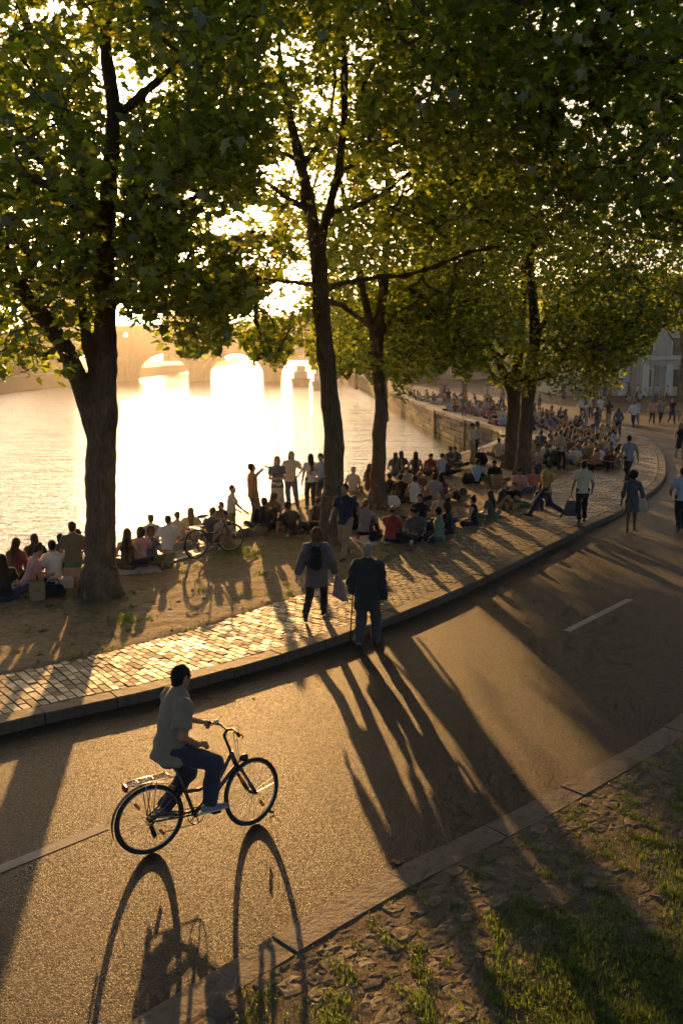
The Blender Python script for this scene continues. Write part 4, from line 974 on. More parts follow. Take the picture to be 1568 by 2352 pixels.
# ================================================================== people
V3 = lambda *a: np.array(a, float)
def unit(v): return v / (np.linalg.norm(v) + 1e-9)
def ik(a, t, l1, l2, pole):
    d = t - a; L = min(np.linalg.norm(d), l1 + l2 - .004); L = max(L, abs(l1 - l2) + .02); u = unit(d); x = (l1 * l1 - l2 * l2 + L * L) / (2 * L); hh = math.sqrt(max(0, l1 * l1 - x * x))
    p = unit(pole - u * (pole @ u)); return a + u * x + p * hh, a + u * L
POSES = {
 'cross':  dict(pel=(0, 0, .11), lean=(0, .10), F=((-.12, .30, .07), (.12, .27, .07)), KP=((-1, .3, .25), (1, .3, .25)), H=((-.20, .30, .22), (.18, .32, .20)), T=((.7, .5, 0), (-.7, .5, 0)), hd=(0, -15)),
 'crossb': dict(pel=(0, 0, .11), lean=(.04, .34), F=((-.12, .32, .07), (.12, .29, .07)), KP=((-1, .3, .25), (1, .3, .25)), H=((-.10, .42, .24), (.12, .42, .26)), T=((.7, .5, 0), (-.7, .5, 0)), hd=(12, -35)),
 'knees':  dict(pel=(0, 0, .11), lean=(0, .16), F=((-.10, .50, .07), (.11, .52, .07)), KP=((-.1, .2, 1), (.1, .2, 1)), H=((-.08, .50, .36), (.08, .50, .38)), T=((-.1, 1, 0), (.1, 1, 0)), hd=(-10, -5)),
 'out':    dict(pel=(0, 0, .11), lean=(0, -.34), F=((-.10, .86, .07), (.12, .84, .08)), KP=((-.2, .2, 1), (.2, .2, 1)), H=((-.28, -.32, .05), (.28, -.30, .05)), T=((-.3, .6, .7), (.3, .6, .7)), hd=(15, 5)),
 'side':   dict(pel=(0, 0, .11), lean=(-.20, .02), F=((.42, .22, .07), (.50, .05, .06)), KP=((.1, 1, .15), (.3, 1, .35)), H=((-.40, -.02, .05), (.28, .34, .25)), T=((.9, -.3, 0), (.9, -.4, 0)), hd=(25, -8)),
 'oneknee':dict(pel=(0, 0, .11), lean=(0, .06), F=((-.15, .28, .07), (.16, .46, .07)), KP=((-1, .4, .2), (.1, .2, 1)), H=((-.26, .18, .14), (.17, .42, .48)), T=((.8, .4, 0), (.1, 1, 0)), hd=(-25, -4)),
 'drinks': dict(pel=(0, 0, .11), lean=(.02, .05), F=((-.12, .30, .07), (.12, .27, .07)), KP=((-1, .3, .25), (1, .3, .25)), H=((-.20, .28, .22), (.24, .30, .58)), T=((.7, .5, 0), (-.7, .5, 0)), hd=(-20, 0)),
 'edge':   dict(pel=(0, 0, .11), lean=(0, .06), F=((-.10, .42, -.34), (.12, .46, -.30)), KP=((0, 1, .3), (0, 1, .3)), H=((-.22, .20, .16), (.22, .14, .16)), T=((0, 1, -.2), (0, 1, -.2)), hd=(10, -6)),
 'chair':  dict(pel=(0, 0, .48), lean=(0, .10), F=((-.10, .46, .07), (.12, .44, .07)), KP=((0, 1, .5), (0, 1, .5)), H=((-.15, .32, .58), (.16, .34, .58)), T=((0, 1, 0), (0, 1, 0)), hd=(-10, -10)),
 'kneel':  dict(pel=(0, 0, .40), lean=(0, .08), F=((-.10, -.36, .07), (.10, -.36, .07)), KP=((0, 1, -.2), (0, 1, -.2)), H=((-.18, .22, .45), (.50, .32, .52)), T=((0, -.5, -.2), (0, -.5, -.2)), hd=(-30, 5)),
 'stand':  dict(pel=(.02, 0, .925), lean=(0, .01), F=((-.11, -.02, .07), (.12, .06, .07)), KP=((0, 1, 0), (.1, 1, 0)), H=((-.25, .06, .80), (.26, .10, .84)), T=((-.2, 1, 0), (.35, 1, 0)), hd=(-8, -3)),
 'phone':  dict(pel=(-.02, 0, .925), lean=(0, .02), F=((-.11, 0, .07), (.13, .03, .07)), KP=((0, 1, 0), (.1, 1, 0)), H=((-.07, .30, 1.12), (.07, .32, 1.10)), T=((-.25, 1, 0), (.3, 1, 0)), hd=(5, -25)),
 'hip':    dict(pel=(.05, 0, .92), lean=(-.05, 0), F=((-.16, .06, .07), (.10, -.02, .07)), KP=((-.1, 1, 0), (.1, 1, 0)), H=((-.20, .08, 1.02), (.22, .24, 1.10)), T=((-.4, 1, 0), (.3, 1, 0)), hd=(20, -4)),
 'drink':  dict(pel=(0, 0, .925), lean=(-.02, -.06), F=((-.12, 0, .07), (.12, .04, .07)), KP=((0, 1, 0), (0, 1, 0)), H=((-.24, .02, .82), (.06, .25, 1.56)), T=((-.3, 1, 0), (.3, 1, 0)), hd=(0, 22)),
 'walk':   dict(pel=(0, 0, .905), lean=(0, .06), F=((-.09, .30, .07), (.09, -.34, .17)), KP=((0, 1, 0), (0, 1, 0)), H=((-.25, -.20, .88), (.24, .26, .92)), T=((0, 1, .15), (0, .75, -.65)), hd=(0, -4)),
 'walk2':  dict(pel=(0, 0, .905), lean=(0, .06), F=((-.09, -.30, .13), (.09, .26, .07)), KP=((0, 1, 0), (0, 1, 0)), H=((-.25, .24, .94), (.25, -.18, .86)), T=((0, .8, -.5), (0, 1, .1)), hd=(8, -6)),
 'stride': dict(pel=(0, 0, .875), lean=(0, .10), F=((-.07, .46, .07), (.08, -.46, .22)), KP=((0, 1, 0), (0, 1, 0)), H=((-.22, -.10, .98), (.20, .24, 1.02)), T=((0, 1, .25), (0, .6, -.8)), hd=(0, -12)),
 'carry':  dict(pel=(0, 0, .91), lean=(0, .03), F=((-.10, -.22, .10), (.10, .18, .07)), KP=((0, 1, 0), (0, 1, 0)), H=((-.29, .02, .80), (.27, .12, .86)), T=((0, .9, -.3), (.1, 1, 0)), hd=(0, -6)),
}
FS = .43, .425
def skeleton(po, arm=(.285, .26)):
    d = unit(V3(po['lean'][0], po['lean'][1], 1)); r = unit(np.cross(V3(0, 1, 0), d)); f = np.cross(d, r)
    tw = po.get('twist', 0); r2 = unit(r * math.cos(tw) + f * math.sin(tw)); f2 = np.cross(d, r2)
    pel = V3(*po['pel']); sw = po.get('sw', .165)
    J = dict(d=d, r=r, f=f, r2=r2, f2=f2, pel=pel, waist=pel + d * .18, chest=pel + d * .34, top=pel + d * .44, neck=pel + d * .50)
    hy, hp = [math.radians(a) for a in po['hd']]
    hb = V3(0, .6 * d[1], 1); hb = unit(hb)
    Hf = unit(f2 * math.cos(hy) - r2 * math.sin(hy)); Hf = unit(Hf - hb * (Hf @ hb)); Hu = unit(hb * math.cos(hp) - Hf * math.sin(hp)) ; Hf = unit(Hf * math.cos(hp) + hb * math.sin(hp)); Hr = np.cross(Hf, Hu)
    J.update(Hf=Hf, Hu=Hu, Hr=Hr, head=J['neck'] + d * .055 + hb * .105 + f2 * .015)
    for i, s in ((0, -1), (1, 1)):
        J['sh', i] = pel + d * .435 + r2 * s * sw; J['hip', i] = pel + r * s * .088 - V3(0, 0, .02)
        ep = V3(*po['EP'][i]) if 'EP' in po else V3(s * .55, -.8, -.45)
        J['el', i], J['wr', i] = ik(J['sh', i], V3(*po['H'][i]), *arm, ep)
        J['kn', i], J['an', i] = ik(J['hip', i], V3(*po['F'][i]), *FS, V3(*po['KP'][i])); J['toe', i] = unit(V3(*po['T'][i]))
    return J
def head_sdf(S, J, g=0.0):
    h, f, u, r = J['head'], J['Hf'], J['Hu'], J['Hr']; M = np.stack([r, f, u], 1)
    S.ell(h - f * .010 + u * .028, V3(.074, .092, .094) + g, M, .03); S.ell(h + f * .020 - u * .038, V3(.056, .066, .078) + g, M, .04)
    if g: return
    S.cone(h + f * .088 + u * .012, h + f * .106 - u * .018, .009, .013, k=.016); S.ell(h + f * .062 - u * .098, (.026, .02, .018), M, .02)
    S.cone(h + f * .080 + u * .030 - r * .03, h + f * .080 + u * .030 + r * .03, .011, .011, k=.015)
    S.cone(h + f * .082 - u * .052 - r * .016, h + f * .082 - u * .052 + r * .016, .008, .008, k=.012)
    for s in (-1, 1): S.ell(h + r * s * .076 - f * .008, (.012, .02, .032), M, .01)
def hand_sdf(S, J, i, fine, curl=.5, thumb_in=True):
    w, e = J['wr', i], J['el', i]; hd = unit(w - e); s = -1 if i == 0 else 1
    if ('hdir', i) in J: hd = unit(J['hdir', i])
    nrm = J['r2'] * -s; nrm = unit(nrm - hd * (nrm @ hd)); sd = np.cross(hd, nrm) * s      # palm faces the body, thumb forward
    if ('palm', i) in J: nrm = unit(J['palm', i] - hd * (J['palm', i] @ hd)); sd = np.cross(hd, nrm) * s
    if sd @ J['f2'] < 0: sd = -sd
    S.cone(w, w + hd * .075, .027, .034, sq=(nrm, 1.7), k=.02)
    if fine:
        for q in range(4):
            b = w + hd * .085 + sd * (1.5 - q) * .0185 * 1.0; l = (.036, .042, .040, .031)[q]; c1 = curl * (.8 + .1 * q)
            d1 = unit(hd * math.cos(c1) + nrm * math.sin(c1)); d2 = unit(hd * math.cos(c1 * 2.1) + nrm * math.sin(c1 * 2.1))
            S.cone(b - hd * .012, b + d1 * l, .0095, .0088, k=.004); S.cone(b + d1 * l, b + d1 * l + d2 * l * .95, .0088, .0075, k=.003)
        t0 = w + hd * .03 + sd * .026; t1 = t0 + unit(hd + sd * .8 + nrm * .3) * .042; S.cone(t0, t1, .0125, .0105, k=.008); S.cone(t1, t1 + unit(hd + nrm * .7) * .032, .0105, .0085, k=.004)
    else:
        d1 = unit(hd * math.cos(curl) + nrm * math.sin(curl))
        for q in (-1, 1): S.cone(w + hd * .07 + sd * .018 * q, w + hd * .08 + sd * .02 * q + d1 * .075, .018, .012, k=.004)
        S.cone(w + hd * .03 + sd * .025, w + hd * .075 + sd * .048, .014, .011, k=.01)
def wrinkle(a, seed):
    def f(X):
        return a * (np.sin(X[:, 2] * 38 + 5 * np.sin(X[:, 0] * 9 + seed) + X[:, 1] * 11) * np.sin(X[:, 0] * 15 + X[:, 1] * 13 + seed) + .6 * np.sin(X[:, 2] * 17 + X[:, 0] * 31 + seed * 2) + .5 * np.sin(X[:, 1] * 44 + X[:, 2] * 23))
    return f
def person_meshes(po, st, h, fine=False, seed=0):
    """st: sleeve none/short/long, bottom trousers/shorts/skirt/dress, hair, hem, fit, sex"""
    J = skeleton(po); J.update(po.get('extra', {})); out = {}
    fem = st.get('sex') == 'f'; wr = .112 if fem else .132; cr = .142 if fem else .156; hr = .158 if fem else .148; fit = st.get('fit', .016)
    f2, f, d = J['f2'], J['f'], J['d']; seated = J['pel'][2] < .8
    B = Sdf(.03)
    B.cone(J['pel'] - d * .01, J['waist'], hr, wr, (f, 1.40), k=.05).cone(J['waist'], J['chest'], wr, cr, (f2, 1.45), k=.06).cone(J['chest'], J['top'], cr, .115, (f2, 1.5), k=.05)
    B.cone(J['sh', 0] - d * .008, J['sh', 1] - d * .008, .055, .055, k=.05).cone(J['neck'] - d * .05, J['head'] - J['Hu'] * .04 - J['Hf'] * .012, .056, .050, k=.03)
    head_sdf(B, J)
    for i in (0, 1):
        B.cone(J['sh', i], J['el', i], .050, .040, k=.03).cone(J['el', i], J['wr', i], .041, .026, k=.02)
        hand_sdf(B, J, i, fine, po.get('curl', .55))
        B.cone(J['hip', i], J['kn', i], .085, .054, k=.05).cone(J['kn', i], J['an', i], .056, .036, k=.03)
        t = J['toe', i]; a = J['an', i]; B.cone(a - t * .03 - V3(0, 0, .03), a + t * .11 - V3(0, 0, .045), .03, .026, k=.02)
    h2 = h if h < .015 else min(h * 1.15, .034); h3 = h if h < .015 else h * 1.25
    out['body'] = B.mesh('body', h2)
    T = Sdf(.045); hem = st.get('hem', .10); hd0 = J['pel'] - d * (hem if not seated else min(hem, .04)); g = fit
    if st.get('bottom') == 'dress' and not seated: hd0 = J['pel'] - d * .08
    T.cone(hd0, J['waist'], hr + g + st.get('hemr', 0) + (.030 if hem > .06 else .006), wr + g + st.get('box', 0), (f, 1.30), (1, 0), k=.05).cone(J['waist'], J['chest'], wr + g + st.get('box', 0), cr + g, (f2, 1.42), k=.06).cone(J['chest'], J['top'], cr + g, .118 + g, (f2, 1.45), k=.05)
    slv = st.get('sleeve', 'short')
    if slv != 'none':
        T.cone(J['sh', 0] - d * .006, J['sh', 1] - d * .006, .058 + g * .8, .058 + g * .8, k=.05)
        T.cone(J['neck'] - d * .06, J['neck'] - d * .012, .075 + g, .066 + g * .4, None, (0, 1), k=.03)
    for i in (0, 1):
        s, e, w = J['sh', i], J['el', i], J['wr', i]
        if slv == 'none': T.cone(J['top'] + J['r2'] * (-.08 if i == 0 else .08), J['chest'], .06, .09, (f2, 1.3), k=.04)
        elif slv == 'short': T.cone(s, s + (e - s) * st.get('sl', .62), .060 + g, .062 + g * 1.2, None, (0, 1), k=.03)
        else:
            T.cone(s, e, .060 + g, .050 + g, k=.03); T.cone(e, e + (w - e) * st.get('sl', .96), .050 + g, .040 + g * .9, None, (0, 1), k=.02)
    out['top'] = T.mesh(st.get('top_name', 'shirt'), h, wrinkle(.0062 if h < .012 else .004, seed) if h < .024 else None)
    K = Sdf(.03); bt = st.get('bottom', 'trousers'); lw = st.get('leg', .016)
    K.cone(J['pel'] + d * .09, J['pel'] - d * .06, wr + .022, hr + .014, (f, 1.36), (1, 0), k=.05)
    if bt in ('skirt', 'dress') and not seated:
        L = st.get('skirt', .42); K.cone(J['pel'] - d * .02, J['pel'] - V3(0, 0, .12 + L), hr + .015, .215, (f, 1.25), (0, 1), k=.04)
    else:
        for i in (0, 1):
            a, k_, n = J['hip', i], J['kn', i], J['an', i]
            if bt == 'trousers':
                K.cone(a, k_, .096 + lw * .5, .064 + lw * .8, k=.05); K.cone(k_, k_ + (n - k_) * .97, .064 + lw * .8, .048 + lw, None, (0, 1), k=.03)
            else: K.cone(a, a + (k_ - a) * (.86 if bt == 'shorts' else .98), .10 + lw * .5, .082 + lw, None, (0, 1), k=.04)
    out['bottom'] = K.mesh({'trousers': 'trousers', 'shorts': 'shorts'}.get(bt, 'skirt'), h3, wrinkle(.0045, seed + 3) if h < .02 else None)
    for i in (0, 1):
        S = Sdf(.015); t = J['toe', i]; a = J['an', i]; up = unit(V3(0, 0, 1) - t * t[2]) if abs(t[2]) < .95 else V3(0, 1, 0)
        S.cone(a - t * .045 - up * .028, a + t * .03 - up * .022, .040, .038, (up, 1.0), k=.02).cone(a + t * .02 - up * .035, a + t * .15 - up * .045, .042, .034, (up, 1.35), k=.02)
        if st.get('boot'): S.cone(a - up * .02, a + up * .07, .045, .047, None, (0, 1), k=.02)
        out['shoe', i] = S.mesh('shoe', min(h, .02))
    hs = st.get('hair', 'short'); hh = min(h, .018); H = Sdf(.02); hc, Hf, Hu, Hr = J['head'], J['Hf'], J['Hu'], J['Hr']; M = np.stack([Hr, Hf, Hu], 1)
    vol = st.get('vol', 0.0)
    if hs != 'bald': H.ell(hc - Hf * .022 + Hu * .040, V3(.081 + vol, .092 + vol, .090 + vol), M); H.ell(hc - Hf * .045 - Hu * .01, V3(.070 + vol, .056 + vol, .078 + vol), M)
    else: H.ell(hc - Hf * .035 + Hu * .0, V3(.078, .066, .06), M)
    if hs == 'bob':
        for s in (-1, 1): H.cone(hc + Hr * s * .062 + Hu * .03, hc + Hr * s * .066 - Hf * .02 - Hu * .075, .036, .036, k=.03)
        H.cone(hc - Hf * .06, hc - Hf * .065 - Hu * .085, .066, .058, (Hf, 1.2), k=.03)
    if hs == 'long':
        for s in (-1, 1): H.cone(hc + Hr * s * .058 + Hu * .02, hc + Hr * s * .066 - Hf * .045 - Hu * .14, .036, .034, k=.03)
        e = J['neck'] - f2 * .105 - d * st.get('len', .20); H.cone(hc - Hf * .06, J['neck'] - f2 * .075, .066, .075, (Hf, 1.3), k=.03).cone(J['neck'] - f2 * .075, e, .075, .05, (f2, 1.7), k=.03)
    if hs == 'bun': H.ell(hc - Hf * .055 + Hu * .125, (.042, .042, .04), M)
    if hs == 'pony': H.ell(hc - Hf * .105 + Hu * .05, (.025, .03, .03), M); H.cone(hc - Hf * .12 + Hu * .045, hc - Hf * .15 - Hu * .09, .026, .02, k=.02).cone(hc - Hf * .15 - Hu * .09, J['neck'] - f2 * .12 - d * .06, .02, .012, k=.02)
    if hs == 'afro': H.ell(hc - Hf * .02 + Hu * .04, (.135, .13, .135), M, .03)
    if hs == 'hat': H.cone(hc + Hu * .075, hc + Hu * .125, .092, .078, None, (1, 1), k=.01); H.cone(hc + Hu * .070, hc + Hu * .078, .145, .145, None, (1, 1), k=.01)
    out['hair'] = H.mesh({'hat': 'hat'}.get(hs, 'hair'), hh, (lambda X: .004 * np.sin(X[:, 0] * 90 + X[:, 2] * 30) + .003 * np.sin(X[:, 1] * 70 - X[:, 2] * 40)) if h < .02 else None)
    return out, J
SKIN = {}
def m_skin(k):
    if k not in SKIN:
        c = [(.42, .26, .18), (.34, .20, .13), (.50, .33, .24), (.12, .07, .045), (.24, .14, .09)][k]
        m, t, o = nt_new('skin_%d' % k); n = noise(t, coords(t), 14, 3); p = princ(t, o, mixc(t, n, tuple(x * .9 for x in c), tuple(x * 1.08 for x in c)), .55, .35)
        p.inputs['Subsurface Weight'].default_value = .0; SKIN[k] = m
    return SKIN[k]
HAIRC = dict(black=(.012, .010, .009), brown=(.045, .025, .014), dark=(.022, .014, .010), blond=(.26, .17, .08), red=(.16, .055, .02), grey=(.24, .215, .18), auburn=(.12, .05, .02), straw=(.5, .42, .28), light=(.14, .085, .045))
CC = dict(white=(.66, .64, .61), cream=(.56, .48, .37), grey=(.26, .26, .27), dgrey=(.09, .09, .095), black=(.022, .021, .022), navy=(.030, .038, .075), blue=(.09, .14, .27), lblue=(.33, .41, .55), denim=(.075, .10, .17), red=(.32, .05, .045), pink=(.52, .27, .27), coral=(.5, .18, .12), olive=(.17, .15, .09), khaki=(.33, .24, .14), green=(.12, .21, .15), orange=(.45, .20, .09), mustard=(.40, .28, .08), brown=(.12, .075, .05), purple=(.16, .12, .16), maroon=(.13, .03, .035), teal=(.07, .16, .17), beige=(.42, .35, .27))
def m_hair(c):
    n = 'hair_' + c
    if n in MATS: return MATS[n]
    m, t, o = nt_new(n); k = HAIRC[c]; q = noise(t, coords(t, 'Object', (60, 60, 9)), 3, 3); p = princ(t, o, mixc(t, q, tuple(x * .6 for x in k), tuple(min(1, x * 1.5) for x in k)), .68, .25, bump(t, q, .8, .012), 0, .05); return m
CACHE = {}
def put(o, mat):
    if not o.data.materials: o.data.materials.append(None)
    o.material_slots[0].link = 'OBJECT'; o.material_slots[0].material = mat; return o
HELD = {}
def person(loc, pose, st, facing, cols, label, scale=1.0, h=.016, skin=0, group=None, fine=False, key=None, cat='person', tilt=0.0):
    """cols: top, bottom, hair, shoe colours; facing in degrees clockwise from straight ahead"""
    k = (pose if isinstance(pose, str) else key, tuple(sorted(st.items())), h)
    if k not in CACHE: CACHE[k] = person_meshes(POSES[pose] if isinstance(pose, str) else pose, st, h, fine, len(CACHE))
    ms, J = CACHE[k]
    b = put(obj('person', ms['body']), m_skin(skin)); b.location = loc; b.rotation_euler = (0, 0, R(-facing)); b.scale = (scale,) * 3
    tag(b, label, cat, group)
    tc = CC.get(cols[0], cols[0]); bc = CC.get(cols[1], cols[1])
    o = put(obj(ms['top'].name.split('.')[0], ms['top'], None, b), m_cloth(tc)); o = put(obj(ms['bottom'].name.split('.')[0], ms['bottom'], None, b), m_cloth(bc))
    o = put(obj(ms['hair'].name.split('.')[0], ms['hair'], None, b), m_hair(cols[2]))
    if not st.get('noshoe'):
        sc = CC.get(cols[3], cols[3]) if len(cols) > 3 else CC['dgrey']
        for i in (0, 1): put(obj('shoe', ms['shoe', i], None, b), m_cloth(sc))
    HELD[label] = (b, J, facing, scale)
    return b, J
def gz(x, y): return float(bank_z(np.array([x]), np.array([y]))[0])
def on_bank(px, py):
    q = G(px, py, .1); z = gz(q.x, q.y); q = G(px, py, z); q.z = z + .0; return q
M_, F_ = dict(sex='m'), dict(sex='f')
def S_(sex='m', **k): d = dict(sex=sex); d.update(k); return d
mS = S_('m', sleeve='short'); mL = S_('m', sleeve='long'); fN = S_('f', sleeve='none', hair='long'); fS = S_('f', sleeve='short', hair='long'); fL = S_('f', sleeve='long', hair='long')
fB = S_('f', sleeve='short', hair='bun'); fP = S_('f', sleeve='long', hair='pony'); fNb = S_('f', sleeve='none', hair='bun'); mSh = S_('m', sleeve='short', bottom='shorts'); fBo = S_('f', sleeve='long', hair='bob'); mC = S_('m', sleeve='short', hair='short', vol=.012)
